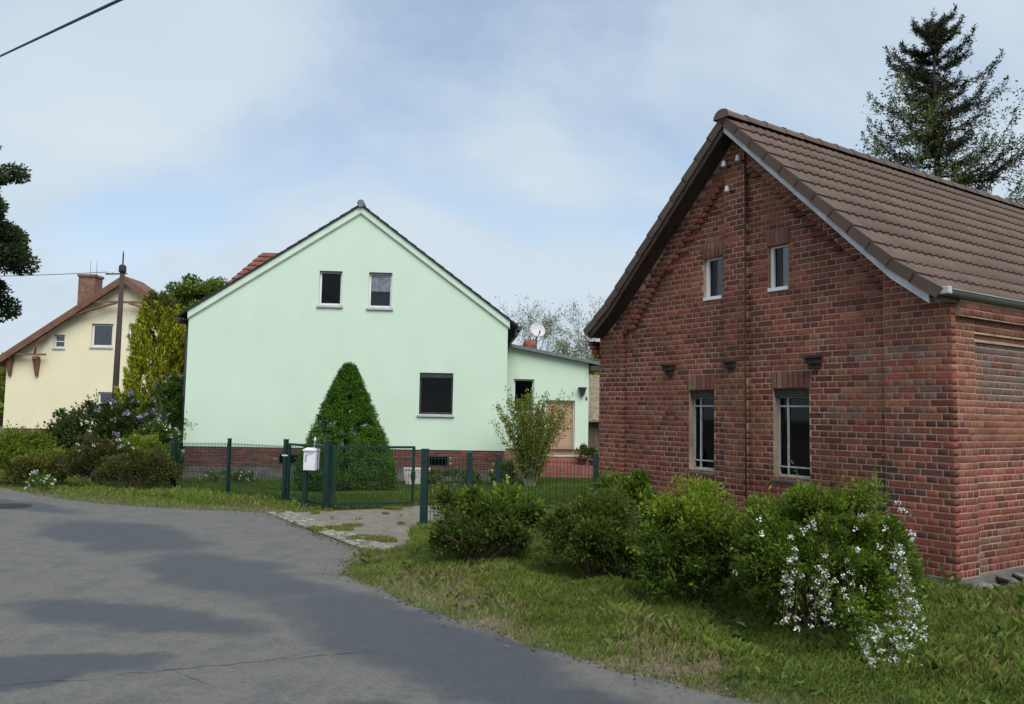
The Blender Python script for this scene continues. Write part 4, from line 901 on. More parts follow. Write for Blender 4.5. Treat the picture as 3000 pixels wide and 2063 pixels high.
def panel(a, b, par, h=1.03):
    ax, ay = a; bx, by = b; za_, zb_ = float(gz(*a)), float(gz(*b)); ln = math.dist(a, b); rz = math.atan2(by - ay, bx - ax)
    sl_ = (zb_ - za_) / ln; m_ = MB()
    def rod(p, q_, r_): m_.tube([p, q_], r_, 4, cap=False, smooth=False)
    n_ = int(ln / .05); v0 = .05
    for i in range(1, n_):
        x = ln * i / n_; rod((x, 0, v0 + sl_ * x), (x, 0, h + .02 + sl_ * x), .005)
    o = m_.build('mesh_panel', MATS['fence_green'], par, fix=False); tag(o, kind='stuff'); o.location = (ax - par.location.x, ay - par.location.y, za_); o.rotation_euler = (0, 0, rz)
    for z in (.06, .26, .46, .66, .86, h):
        m_ = MB()
        for dy_ in (-.006, .006): rod((.03, dy_, z + sl_ * .03), (ln - .03, dy_, z + sl_ * (ln - .03)), .0036)
        m_.build('cross_wire', MATS['fence_green'], o, fix=False)
for i, j in ((0, 1), (1, 2), (2, 3), (3, 4), (6, 7), (7, 8), (8, 9)): panel(POSTS[i][:2], POSTS[j][:2], fence_l if i < 6 else fence_r)
def framed_gate(x, y, rz, ln, label, z0=.09, h=1.10):
    o = empty('gate', (x, y, 0), rz, label, 'gate'); m_ = MB(); r_ = .02
    m_.box((0, -r_, z0), (2 * r_, r_, h)); m_.box((ln - 2 * r_, -r_, z0), (ln, r_, h)); m_.box((2 * r_, -r_, z0), (ln - 2 * r_, r_, z0 + 2 * r_)); m_.box((2 * r_, -r_, h - 2 * r_), (ln - 2 * r_, r_, h)); m_.build('frame', MATS['fence_green'], o)
    m_ = MB()
    for i in range(1, int(ln / .05)): xx = ln * i / int(ln / .05); m_.tube([(xx, 0, z0 + .03), (xx, 0, h - .03)], .005, 4, cap=False, smooth=False)
    m_.build('upright_wires', MATS['fence_green'], o, fix=False)['kind'] = 'stuff'
    for z in (.28, .48, .68, .88): m_ = MB(); m_.tube([(.03, 0, z), (ln - .03, 0, z)], .004, 4); m_.build('cross_wire', MATS['fence_green'], o)
    m_ = MB(); m_.box((ln - .06, -.035, .50), (ln + .01, .035, .66), .006); lk = m_.build('lock_box', MATS['fence_green'], o); m_ = MB(); m_.tube([(ln - .03, -.035, .60), (ln - .03, -.07, .60), (ln - .12, -.075, .60)], .009, 6); m_.build('handle', MATS['anthracite'], lk)
    for z in (.3, .95): m_ = MB(); m_.tube([(-.03, 0, z - .03), (-.03, 0, z + .03)], .018, 8); m_.box((-.03, -.008, z - .012), (.01, .008, z + .012)); m_.build('hinge', MATS['fence_green'], o)
framed_gate(-3.02, 14.23, math.atan2(.52, 1.33), 1.43, 'open green wire gate leaf in front of the conical spruce')
framed_gate(-4.02, 15.1, math.atan2(-.86, .9), 1.20, 'narrow green wire gate behind the white mailbox')
mb = empty('mailbox', (-3.58, 14.58, 0), R(-18), 'white metal mailbox on a green post beside the gate', 'mailbox')
m_ = MB(); m_.box((-.04, -.035, -.2), (.04, .035, 1.0), .006); m_.build('post', MATS['fence_green'], mb)
m_ = MB(); m_.box((-.115, -.11, .66), (.115, .05, 1.0), .008); bx_ = m_.build('box', MATS['mailbox_white'], mb); bx_.location.x = .13
m_ = MB(); m_.hexa([(-.125, -.13, 1.0), (.125, -.13, 1.0), (.125, .06, 1.0), (-.125, .06, 1.0), (-.125, -.13, 1.015), (.125, -.13, 1.015), (.11, .0, 1.05), (-.11, .0, 1.05)]); m_.add([(-.11, 0, 1.05), (.11, 0, 1.05), (.125, .06, 1.015), (-.125, .06, 1.015)], [(0, 1, 2, 3)]); m_.build('lid', MATS['mailbox_white'], bx_)
m_ = MB(); m_.box((-.085, -.1135, .80), (-.05, -.1105, .93)); m_.box((-.045, -.1135, .905), (-.02, -.1105, .935)); m_.box((0.0, -.1135, .925), (.035, -.1105, .94)); m_.build('mark', MATS['mark_grey'], bx_)
m_ = MB(); m_.tube([(-.09, -.113, .965), (.09, -.113, .965)], .006, 6); m_.build('slot_edge', MATS['mark_grey'], bx_)
m_ = MB(); m_.lathe([(.035, 1.045), (.03, 1.06), (.018, 1.09), (.022, 1.15), (.03, 1.19), (.012, 1.22), (.005, 1.24)], (.17, .0, 0), 12); m_.build('finial', MATS['chrome'], mb)

# small things in the garden
tr = empty('stone_trough', (-2.55, 22.9, -.3), R(4), 'pale stone trough beside the conical spruce', 'trough')
m_ = MB(); m_.hexa([(-.3, -.17, 0), (.3, -.17, 0), (.3, .17, 0), (-.3, .17, 0), (-.36, -.2, .42), (.36, -.2, .42), (.36, .2, .42), (-.36, .2, .42)]); m_.build('basin', MATS['trough_stone'], tr)
m_ = MB(); m_.box((-.37, -.21, .421), (.37, .21, .47), .01); m_.build('rim', MATS['trough_stone'], tr)
def pot(x, y, z, r_, label, colr, seed, mt='terracotta'):
    o = empty('flower_pot', (x, y, z), 0, label, 'flower pot', 'pots by the porch'); m_ = MB(); m_.lathe([(r_ * .65, 0), (r_ * .95, r_ * 1.3), (r_ * 1.08, r_ * 1.32), (r_ * 1.08, r_ * 1.6), (r_ * .9, r_ * 1.6), (r_ * .88, r_ * 1.45)], (0, 0, 0), 14); m_.build('pot', MATS[mt], o); return o

# ------------------------------------------------------------------ vegetation
def rot_frame(D, rng):
    """unit side vectors perpendicular to directions D"""
    r_ = rng.normal(size=D.shape); s_ = np.cross(D, r_); s_ /= np.linalg.norm(s_, axis=1)[:, None] + 1e-9; return s_
def leaves(P, D, ln, wd, col, rng, fold=.25):
    """rhombic leaf faces at P pointing along D"""
    n_ = len(P); D = D / (np.linalg.norm(D, axis=1)[:, None] + 1e-9); S = rot_frame(D, rng); U = np.cross(D, S)
    ln = np.asarray(ln).reshape(-1, 1) * np.ones((n_, 1)); wd = np.asarray(wd).reshape(-1, 1) * np.ones((n_, 1))
    V = np.empty((n_, 4, 3)); V[:, 0] = P; V[:, 1] = P + D * ln * .5 + S * wd * .5 + U * wd * fold; V[:, 2] = P + D * ln - U * ln * .1; V[:, 3] = P + D * ln * .5 - S * wd * .5 + U * wd * fold
    return V.reshape(-1, 3), np.arange(n_ * 4).reshape(-1, 4), np.repeat(col, 4, 0)
def pick_cols(n_, pal, rng, jitter=.2, w_=None):
    pal = np.array(pal); i = rng.choice(len(pal), n_, p=w_); return pal[i] * rng.uniform(1 - jitter, 1 + jitter, (n_, 1))
def unit(rng, n_):
    d = rng.normal(size=(n_, 3)); return d / np.linalg.norm(d, axis=1)[:, None]

def bush(name, label, cat, x, y, rx, ry, h, n, leaf, pal, seed, group=None, nclump=60, clump=.16, flowers=None, stems=14, base=.12, top_pal=None, lump=.25, low=.35, updir=.35, z=None, fill=.55, mt='leaf', shoots=None):
    """shrub built from leaf clumps spread through an uneven dome, with its own stems (and blossom)"""
    rng = np.random.default_rng(seed); z0 = float(gz(x, y)) if z is None else z
    o = empty(name, (x, y, z0), 0, label, cat, group)
    d = unit(rng, nclump); d[:, 2] = np.abs(d[:, 2]) * 1.0 - low * rng.random(nclump); d /= np.linalg.norm(d, axis=1)[:, None]
    rr_ = (fill + (1 - fill) * rng.random(nclump) ** .5) * (1 + lump * np.array([nz(q_ * 1.6, 1, seed % 17) for q_ in d]))
    c = d * rr_[:, None] * np.array([rx, ry, h * .55]) + np.array([0, 0, h * .47]); c[:, 2] = np.maximum(c[:, 2], base)
    k = rng.integers(0, nclump, n); sz = clump * rng.uniform(.4, 1.45, nclump)
    q_ = unit(rng, n) * (rng.random((n, 1)) ** .55) * sz[k][:, None]; q_[:, 2] *= .8; P = c[k] + q_; P[:, 2] = np.maximum(P[:, 2], .02)
    D = q_ / (np.linalg.norm(q_, axis=1)[:, None] + 1e-6) + d[k] * .5 + np.array([0, 0, updir]) + unit(rng, n) * .6
    cl_t = rng.uniform(.8, 1.2, nclump); col = pick_cols(n, pal, rng) * cl_t[k][:, None]
    if top_pal is not None:
        hi = (P[:, 2] / h + rng.normal(0, .12, n)) > .80; col[hi] = pick_cols(int(hi.sum()), top_pal, rng)
    m_ = MB()
    ns = shoots if shoots is not None else int(nclump * .55); SP, SD = [], []
    for i in range(ns):
        j = int(rng.integers(0, nclump)); b_ = c[j]; e = b_ + (d[j] * .6 + np.array([0, 0, .55]) + rng.normal(0, .25, 3)) * h * rng.uniform(.05, .17) + d[j] * sz[j] * .7; m_.tube([b_, (b_ + e) / 2 + rng.normal(0, .01, 3), e], [.005, .004, .002], 4, cap=False)
        for f in np.linspace(.3, 1, 9): SP.append(b_ * (1 - f) + e * f + rng.normal(0, leaf * .15, 3)); SD.append((e - b_) / (np.linalg.norm(e - b_) + 1e-6) * .6 + rng.normal(0, .6, 3))
    if ns: SP = np.array(SP); SP[:, 2] = np.maximum(SP[:, 2], .02); P = np.concatenate([P, SP]); D = np.concatenate([D, np.array(SD)]); col = np.concatenate([col, pick_cols(len(SP), top_pal or pal, rng)]); n = len(P)
    V, F, C_ = leaves(P, D, leaf * rng.uniform(.6, 1.4, n), leaf * .52 * rng.uniform(.8, 1.2, n), col, rng)
    link('foliage', np_mesh('foliage', V, F, C_), MATS[mt], o)
    for i in range(stems):
        j = rng.integers(0, nclump); e = c[j] * .95; b_ = np.array([rng.normal(0, rx * .12), rng.normal(0, ry * .12), -.05]); mid_ = b_ * .4 + e * .55 + np.array([0, 0, .05 * h])
        m_.tube([b_, mid_, e], [.011, .008, .004], 5, cap=False)
    m_.build('stem', MATS['stem'], o, fix=False)
    if flowers:
        nf, fs, fcol, where = flowers
        pp = []
        while len(pp) < nf:
            j = rng.integers(0, nclump)
            if where(c[j], rng): pp.append(c[j] + d[j] * sz[j] * rng.uniform(.6, 1.05) + rng.normal(0, .03, 3))
        pp = np.array(pp); m5 = 9; Pq = np.repeat(pp, m5, 0) + unit(rng, len(pp) * m5) * fs * .7; Dq = unit(rng, len(Pq)); colq = np.array([fcol]) * rng.uniform(.85, 1.08, (len(Pq), 1))
        V, F, C_ = leaves(Pq, Dq, fs * .9, fs * .85, colq, rng, .1); tag(link('blossom', np_mesh('blossom', V, F, C_), MATS['petal'], o), kind='stuff')
    return o

G_DARK = [(.036, .072, .014), (.048, .092, .017), (.066, .118, .020)]
G_MID = [(.082, .142, .020), (.105, .172, .024), (.135, .205, .030)]
G_BRIGHT = [(.18, .27, .022), (.22, .30, .026), (.26, .32, .030)]
G_OLIVE = [(.12, .132, .027), (.15, .152, .032), (.095, .115, .026)]
G_YEL = [(.36, .38, .02), (.45, .43, .024), (.29, .33, .02)]
BRONZE = [(.085, .055, .022), (.10, .075, .025), (.06, .06, .02), (.05, .075, .02)]

# four shrubs in front of the brick house
bush('bramble_bush', 'low brambly bush with dark stems by the driveway gate post', 'bush', -.33, 9.35, .64, .5, .70, 12000, .050, G_DARK[1:] + G_OLIVE + BRONZE[2:] + G_MID, 101, nclump=60, clump=.14, stems=60, lump=.9, fill=.3)
bush('elder_sapling', 'fresh green leafy shoots rising from the brambly bush', 'bush', -.02, 9.6, .50, .36, .90, 5500, .075, G_MID + G_BRIGHT[:1], 102, nclump=22, clump=.15, stems=10, base=.5, fill=.6)
bush('privet_bush', 'rounded olive green bush, second along the verge from the driveway', 'bush', .92, 8.62, .42, .42, .86, 24000, .042, G_MID + G_OLIVE, 103, nclump=80, clump=.125, top_pal=G_OLIVE + G_MID, stems=40, lump=.9, fill=.35, low=.7, base=.06)
bush('hawthorn_sapling', 'bright leafy shoots against the left corner of the brick wall', 'bush', 1.45, 10.6, .40, .3, .95, 3500, .07, G_MID + G_BRIGHT[:1], 104, nclump=24, clump=.14, stems=10, base=.4)
bush('yellow_green_bush', 'bush with bright yellow green crown beside the white flowering one', 'bush', 1.62, 7.45, .46, .44, 1.02, 32000, .036, G_MID + G_DARK[1:], 105, nclump=120, clump=.12, top_pal=G_BRIGHT, stems=34, lump=.55, fill=.45, low=.75, base=.06)
sp = bush('white_spirea', 'big dense bush with white blossom hanging low, nearest the street', 'bush', 2.38, 6.55, .60, .58, 1.21, 62000, .034, G_MID + G_DARK[2:] + G_BRIGHT[:1], 106, nclump=150, clump=.12, top_pal=G_BRIGHT + G_MID, stems=44, lump=.5, base=.10, low=.5, fill=.5)
# hanging blossom sprays of the spirea
rng = np.random.default_rng(9); PP = []; LP = []; stm = MB()
for i in range(30):
    a = rng.uniform(-2.6, -.15); x0, y0 = .62 * math.cos(a), .6 * math.sin(a); zt = rng.uniform(.45, .85); ln_ = rng.uniform(.25, .55)
    if rng.random() < .45: a = rng.uniform(-1.25, -.2); x0, y0 = .60 * math.cos(a), .58 * math.sin(a)
    pts = [np.array([x0 * (1 + .22 * t), y0 * (1 + .22 * t), max(.06, zt - ln_ * t ** 1.4)]) for t in np.linspace(0, 1, 9)]; stm.tube(pts, .002, 4, cap=False)
    for p in pts[2:]:
        if rng.random() < .75: PP.append(p + rng.normal(0, .018, 3))
        LP += [p + rng.normal(0, .03, 3) for _ in range(5)]
for i in range(26): a = rng.uniform(-2.8, .3); PP.append(np.array([.72 * math.cos(a), .7 * math.sin(a), rng.uniform(.5, 1.1)]))
for i in range(70):
    t = rng.random(); PP.append(np.array([.05 + .38 * rng.random(), -.66 - .22 * rng.random(), .04 + .26 * rng.random() ** 1.3]))
    LP += [PP[-1] + rng.normal(0, .05, 3) for _ in range(8)]
PP = np.array(PP); LP = np.array(LP); LP[:, 2] = np.maximum(LP[:, 2], .02); stm.build('spray', MATS['stem'], sp, fix=False)
Pq = np.repeat(PP, 12, 0) + unit(rng, len(PP) * 12) * .017; V, F, C_ = leaves(Pq, unit(rng, len(Pq)), .016, .015, np.array([[.78, .80, .74]]) * rng.uniform(.85, 1.05, (len(Pq), 1)), rng, .1)
tag(link('blossom', np_mesh('blossom', V, F, C_), MATS['petal'], sp), kind='stuff')
V, F, C_ = leaves(LP, unit(rng, len(LP)), .034, .018, pick_cols(len(LP), G_MID + G_BRIGHT[:1], rng), rng); tag(link('spray_leaves', np_mesh('spray_leaves', V, F, C_), MATS['leaf'], sp), kind='stuff')

# bushes along the left verge, in front of the cream house
bush('round_bush', 'round bright green clipped bush at the far left edge', 'bush', -11.6, 19.7, .95, .8, 1.25, 22000, .06, G_MID + G_BRIGHT, 110, nclump=100, clump=.19, lump=.12)
bush('low_bush', 'low bronze tinged bush in front of the round green bush', 'bush', -10.35, 18.35, .62, .5, .78, 9000, .05, BRONZE + G_OLIVE, 111, nclump=60, clump=.15, top_pal=G_OLIVE + G_YEL[:1])
bush('yellow_bush', 'small yellow green bush behind the low bronze bush', 'bush', -10.65, 19.6, .5, .4, .86, 5000, .05, G_YEL + G_BRIGHT, 112, nclump=40, clump=.15)
bush('bronze_bush', 'brownish green bush dotted white in the left verge row', 'bush', -8.95, 18.05, .72, .5, 1.10, 13000, .05, BRONZE + G_OLIVE, 113, nclump=80, clump=.16, flowers=(26, .035, (.70, .71, .62), lambda c, r: c[2] > .75))
bush('lime_bush', 'bright lime green bush in the middle of the left row', 'bush', -8.25, 18.55, .62, .5, 1.18, 15000, .055, G_BRIGHT + G_MID[2:], 114, nclump=80, clump=.16)
bush('red_twig_bush', 'wide brown green bush at the right end of the left row', 'bush', -7.62, 17.2, .78, .45, .84, 14000, .045, BRONZE + G_OLIVE + G_MID[:1], 115, nclump=80, clump=.15, stems=30)
bush('white_flower_clump', 'small clump of white flowers at the foot of the left bushes', 'flower', -9.45, 16.85, .2, .16, .36, 500, .05, G_MID, 116, nclump=16, clump=.08, flowers=(30, .028, (.74, .76, .76), lambda c, r: True), stems=5)
bush('white_viburnum', 'white flowering shrub against the corner of the green house', 'bush', -8.6, 20.0, .62, .5, 1.62, 9000, .07, G_MID + G_DARK, 117, nclump=70, clump=.18, flowers=(60, .05, (.72, .74, .68), lambda c, r: c[2] > .7), shoots=8)
bush('rhododendron', 'dark bronze leafed bush below the cream wall', 'bush', -11.4, 22.5, 1.15, .7, 1.95, 14000, .085, G_DARK + [(.055, .05, .03)], 118, nclump=90, clump=.24)
LIL = (.36, .30, .42)
bush('lilac', 'purple flowering lilac at the foot of the utility pole', 'lilac', -10.3, 22.6, 1.0, .7, 2.1, 11000, .08, G_DARK + G_MID[:1], 119, nclump=70, clump=.24, flowers=(130, .065, LIL, lambda c, r: c[2] > .9))
bush('lilac', 'tall dark lilac bush with few purple blossoms beside the golden conifer', 'lilac', -9.55, 24.2, .85, .8, 2.8, 16000, .09, G_DARK + G_MID[:2], 120, nclump=110, clump=.27, flowers=(34, .07, LIL, lambda c, r: c[2] > 2.2))
bush('hedge_shrub', 'dark shrub beside the left corner of the green house', 'bush', -9.95, 22.2, .5, .5, 1.4, 6000, .07, G_DARK + G_MID[:1], 121, nclump=40, clump=.2, shoots=6)

# pale leafy upright shrub before the porch
o = empty('upright_shrub', (.55, 22.6, float(gz(.55, 22.6))), 0, 'tall airy shrub of pale stems and yellow green leaves before the porch', 'bush')
rng = np.random.default_rng(40); m_ = MB(); P = []; Dd = []
for i in range(70):
    a = rng.uniform(0, 6.28); sp_ = rng.uniform(.15, 1.0); hh = rng.uniform(1.9, 2.95) * (1 - .15 * sp_)
    ex_, ey_ = 1.12 * sp_ * math.cos(a), .6 * sp_ * math.sin(a); pts = [np.array([.12 * math.cos(a) * sp_ + ex_ * t ** 1.3 * .95, .12 * math.sin(a) * sp_ + ey_ * t ** 1.3, hh * t]) for t in np.linspace(0, 1, 7)]
    m_.tube(pts, [.012 * (1 - .75 * t) for t in np.linspace(0, 1, 7)], 5, cap=False)
    for j in range(150):
        t = rng.uniform(.18, 1.0); k = min(5, int(t * 6)); f = t * 6 - k; p = pts[k] * (1 - f) + pts[k + 1] * f; P.append(p + rng.normal(0, .055, 3)); Dd.append(np.array([math.cos(a) * .5, math.sin(a) * .5, .7]) + rng.normal(0, .5, 3))
m_.build('stem', MATS['pale_bark'], o, fix=False); P = np.array(P); Dd = np.array(Dd)
V, F, C_ = leaves(P, Dd, .085 * rng.uniform(.7, 1.3, len(P)), .034, pick_cols(len(P), [(.19, .23, .03), (.24, .26, .035), (.13, .18, .025)], rng), rng); link('foliage', np_mesh('foliage', V, F, C_), MATS['leaf'], o)

# dwarf conical spruce
def cone_spruce(x, y, h, r_, label, seed, n=130000):
    rng = np.random.default_rng(seed); o = empty('conical_spruce', (x, y, float(gz(x, y))), 0, label, 'conifer')
    nc = 1300; t = np.concatenate([1 - np.sqrt(rng.random(1000) * .985), rng.uniform(.55, .97, 300)]); a = rng.uniform(0, 6.283, nc)
    def rad(t): return r_ * (1 - t) ** .86 * (.84 + .16 * np.minimum(1, t * 7)) + .04
    lump = np.array([1 + .05 * nz((math.cos(q_) * 2, math.sin(q_) * 2, tt * 5), 1, seed) for q_, tt in zip(a, t)]); R0 = rad(t) * lump; R0[::3] *= rng.uniform(.35, .85, len(R0[::3]))
    c = np.stack([R0 * np.cos(a), R0 * np.sin(a), .12 + t * (h - .12)], 1); k = rng.integers(0, nc, n); cs = (.045 + .10 * (1 - t)) * rng.uniform(.7, 1.3, nc)
    q_ = unit(rng, n) * (rng.random((n, 1)) ** .5) * cs[k][:, None]; od = np.stack([np.cos(a), np.sin(a), np.full(nc, .15)], 1); P = c[k] + q_ - od[k] * (rng.random((n, 1)) ** 2 * .13)
    P[:, 2] = np.maximum(P[:, 2], .05); D = od[k] * .55 + q_ / (cs[k][:, None]) * .5 + unit(rng, n) * 1.0 + np.array([0, 0, -.1])
    ct = rng.uniform(.75, 1.25, nc); col = pick_cols(n, [(.060, .135, .012), (.078, .160, .014), (.046, .105, .012)], rng) * ct[k][:, None]
    low = (c[k][:, 2] < .42) & (rng.random(n) < .2); col[low] = np.array([.06, .055, .025])
    V, F, C_ = leaves(P, D, .052 * rng.uniform(.7, 1.3, n), .017, col, rng, .1); link('foliage', np_mesh('foliage', V, F, C_), MATS['needle'], o)
    m_ = MB(); m_.tube([(0, 0, -.1), (0, 0, h * .5), (0, 0, h * .95)], [.09, .06, .01], 8); m_.build('trunk', MATS['bark'], o)
    return o
cone_spruce(-3.93, 19.9, 3.14, 1.26, 'dense dark green conical spruce behind the garden gate', 50)

# trees
def limb_tree(name, label, x, y, h, seed, spread=.5, levels=4, trunk_r=.16, leaf=None, bark='bark', first=.3, nb=3, lean=(0, 0), nleaf=14, leaf_size=.09, pal=G_MID, twig=.25, droop=0.0, cat='tree', group=None, z=None):
    rnd = random.Random(seed); rng = np.random.default_rng(seed); o = empty(name, (x, y, float(gz(x, y)) if z is None else z), 0, label, cat, group)
    m_ = MB(); tips = []
    def grow(p, d, ln, r_, lv):
        n_ = 4; pts = [p]; rs_ = [r_]; q_ = p.copy(); dd = d.copy()
        for i in range(n_):
            dd = (dd + Vector((rnd.gauss(0, .10), rnd.gauss(0, .10), rnd.gauss(0, .06) + .04 - droop * (levels - lv) * .03))).normalized(); q_ = q_ + dd * ln / n_; pts.append(q_.copy()); rs_.append(max(.004, r_ * (1 - .55 * (i + 1) / n_)))
        m_.tube(pts, rs_, 6 if lv > 2 else 4, cap=False)
        if lv <= 1: tips.append((pts, dd))
        if lv > 0:
            k_ = nb + (1 if lv == levels else 0)
            for j in range(k_):
                t = rnd.uniform(first if lv == levels else .3, 1.0); k = min(n_ - 1, int(t * n_)); f = t * n_ - k; b_ = pts[k].lerp(pts[k + 1], f)
                side = Vector((rnd.gauss(0, 1), rnd.gauss(0, 1), rnd.gauss(.25, .5))).normalized(); nd = (dd * (1 - spread) + side * spread * 1.3).normalized()
                if nd.z < -.1: nd.z *= -.4
                grow(b_, nd, ln * rnd.uniform(.5, .72), max(.005, rs_[k] * .55), lv - 1)
            grow(pts[-1], dd, ln * .66, max(.005, rs_[-1] * .9), lv - 1)
    grow(Vector((0, 0, -.1)), Vector((lean[0], lean[1], 1)).normalized(), h * .38, trunk_r, levels)
    m_.build('trunk', MATS[bark], o, fix=False)
    if nleaf:
        P = []; Dd = []
        for pts, dd in tips:
            for i in range(nleaf):
                k = rnd.randrange(4); f = rnd.random(); p = pts[k].lerp(pts[k + 1], f); P.append((p.x + rnd.gauss(0, twig * .5), p.y + rnd.gauss(0, twig * .5), p.z + rnd.gauss(0, twig * .5))); Dd.append((rnd.gauss(0, 1), rnd.gauss(0, 1), rnd.gauss(-.2 * droop, .7)))
        P = np.array(P); Dd = np.array(Dd); V, F, C_ = leaves(P, Dd, leaf_size * rng.uniform(.7, 1.3, len(P)), leaf_size * .6, pick_cols(len(P), pal, rng), rng); link('crown', np_mesh('crown', V, F, C_), MATS['leaf'], o)
    return o
def big_spruce(x, y, h, r_, label, seed):
    rnd = random.Random(seed); rng = np.random.default_rng(seed); o = empty('spruce_tree', (x, y, -.3), 0, label, 'conifer'); m_ = MB(); P = []; D = []
    m_.tube([(0, 0, -.2), (.05, 0, h * .5), (-.05, 0, h * .985)], [.26, .15, .025], 10)
    tm = m_; z = h * .30
    bm_ = MB()
    def needles(a, b, n_, w_):
        for i in range(n_):
            t = rnd.random(); p = a.lerp(b, t); P.append((p.x + rnd.gauss(0, w_), p.y + rnd.gauss(0, w_), p.z + rnd.gauss(0, w_) - w_ * .6)); d = (b - a).normalized(); D.append((d.x + rnd.gauss(0, .6), d.y + rnd.gauss(0, .6), d.z + rnd.gauss(-.15, .5)))
    while z < h * .985:
        t = (z - h * .30) / (h * .70); rad = r_ * (1 - t) ** .75 * rnd.uniform(.75, 1.1) + .25
        for j in range(rnd.choice([4, 5, 5])):
            a = rnd.uniform(0, 6.283); L_ = rad * rnd.uniform(.45, 1.28); up0_ = .55 * t - .10; pts = []
            for i in range(6):
                f = i / 5; rr_ = L_ * f; pts.append(Vector((rr_ * math.cos(a), rr_ * math.sin(a), z + rr_ * up0_ - .20 * L_ * math.sin(f * math.pi) * (1 - t) + .30 * L_ * max(0, f - .55) ** 1.3 * 1.6)))
            bm_.tube(pts, [.035 * (1 - .85 * i / 5) * (.5 + .5 * (1 - t)) + .004 for i in range(6)], 4, cap=False)
            for i in range(1, 5):
                needles(pts[i], pts[i + 1], int(38 + 30 * (1 - t)), .06)
                for s_ in (-1, 1):
                    if rnd.random() < .85:
                        ang = a + s_ * rnd.uniform(.6, 1.1); l2 = L_ * .26 * rnd.uniform(.6, 1.2); e = pts[i] + Vector((l2 * math.cos(ang), l2 * math.sin(ang), -l2 * rnd.uniform(.1, .6) * (1 - t) + l2 * .4 * t)); bm_.tube([pts[i], e], [.008, .003], 3, cap=False); needles(pts[i], e, int(22 + 20 * (1 - t)), .05)
            e = pts[-1] + Vector((0.05 * math.cos(a), .05 * math.sin(a), .22)); needles(pts[-1], e, 26, .03)
        z += h * .70 / 40 * rnd.uniform(.7, 1.3)
    needles(Vector((-.05, 0, h * .9)), Vector((-.05, 0, h)), 160, .06)
    tm.build('trunk', MATS['bark'], o); bm_.build('branches', MATS['bark'], o, fix=False)
    P = np.array(P); D = np.array(D); V, F, C_ = leaves(P, D, .13 * rng.uniform(.7, 1.3, len(P)), .038, pick_cols(len(P), [(.022, .034, .018), (.030, .044, .020), (.042, .048, .020), (.05, .042, .022)], rng), rng, .1); link('crown', np_mesh('crown', V, F, C_), MATS['needle'], o)
big_spruce(15.65, 30.0, 17.4, 4.1, 'tall dark spruce rising behind the brown tiled roof', 61)
limb_tree('young_tree', 'sparse young deciduous tree left of the tall spruce', 12.6, 29.0, 15.0, 62, spread=.42, levels=5, trunk_r=.15, bark='grey_bark', nleaf=7, leaf_size=.12, pal=G_MID + G_OLIVE, twig=.3, group=None)
limb_tree('young_tree', 'sparse young deciduous tree at the right edge beside the spruce', 18.3, 29.5, 15.0, 63, spread=.40, levels=5, trunk_r=.16, bark='grey_bark', nleaf=7, leaf_size=.12, pal=G_MID + G_OLIVE + G_BRIGHT[:1], twig=.3)
for i, (x, y, h, sd_, nl, lb) in enumerate(((1.5, 40, 8.6, 71, 1, 'thin bare tree behind the satellite dish'), (3.6, 41, 8.2, 72, 1, 'thin bare tree right of the satellite dish'), (5.2, 43, 8.6, 73, 1, 'thin bare tree against the eaves of the brick house'), (2.9, 37, 5.2, 74, 9, 'small budding tree above the porch roof'))):
    limb_tree('bare_tree', lb, x, y, h, sd_, spread=.5, levels=5, nb=4, trunk_r=.12, bark='grey_bark', nleaf=nl, leaf_size=.10, pal=G_MID + G_BRIGHT, twig=.2, group='thin trees behind the porch')
def crown_tree(name, label, x, y, c, rad, n, leaf, pal, seed, nclump=120, clump=.45, trunk_r=.2, fill=.4, lump=.3, droop=0.0):
    """tree whose limbs end in leaf clumps spread through an uneven crown centred at height c"""
    rng = np.random.default_rng(seed); o = empty(name, (x, y, float(gz(x, y))), 0, label, 'tree'); d = unit(rng, nclump)
    rr_ = (fill + (1 - fill) * rng.random(nclump) ** .5) * (1 + lump * np.array([nz(q_ * 1.8, 1, seed % 13) for q_ in d])); cc = d * rr_[:, None] * np.array(rad) + np.array([0, 0, c])
    k = rng.integers(0, nclump, n); sz = clump * rng.uniform(.5, 1.3, nclump); q_ = unit(rng, n) * (rng.random((n, 1)) ** .45) * sz[k][:, None]; q_[:, 2] *= .7; P = cc[k] + q_
    D = q_ / (np.linalg.norm(q_, axis=1)[:, None] + 1e-6) * .6 + unit(rng, n) * .8 + np.array([0, 0, -droop]); col = pick_cols(n, pal, rng) * rng.uniform(.75, 1.25, nclump)[k][:, None]
    V, F, C_ = leaves(P, D, leaf * rng.uniform(.7, 1.3, n), leaf * .55, col, rng); link('crown', np_mesh('crown', V, F, C_), MATS['leaf'], o)
    m_ = MB(); m_.tube([(0, 0, -.2), (.05, 0, c * .5), (0, .05, c), (0, 0, c + rad[2] * .7)], [trunk_r, trunk_r * .8, trunk_r * .45, .02], 9)
    for i in range(nclump):
        t = min(.98, max(.30, (cc[i][2] - np.linalg.norm(cc[i][:2]) * .5) / (c + rad[2] * .7))); b_ = np.array([0, 0, t * (c + rad[2] * .7)]); m_.tube([b_, (b_ + cc[i]) / 2 + np.array([0, 0, .1]), cc[i]], [.045 * (1.2 - t), .025, .008], 4, cap=False)
    m_.build('trunk', MATS['bark'], o, fix=False); return o
crown_tree('dark_tree', 'dark leafy tree reaching in at the left edge', -18.7, 25.5, 7.5, (3.0, 2.6, 3.3), 85000, .13, [(.030, .056, .020), (.042, .072, .022), (.056, .088, .026)], 75, nclump=170, clump=.5, lump=.45, droop=.3)
crown_tree('maple_tree', 'green round headed tree between cream house and green house', -11.0, 29.0, 5.5, (1.1, 1.1, 1.35), 18000, .12, G_MID + G_BRIGHT[:1], 76, nclump=60, clump=.34, trunk_r=.12)
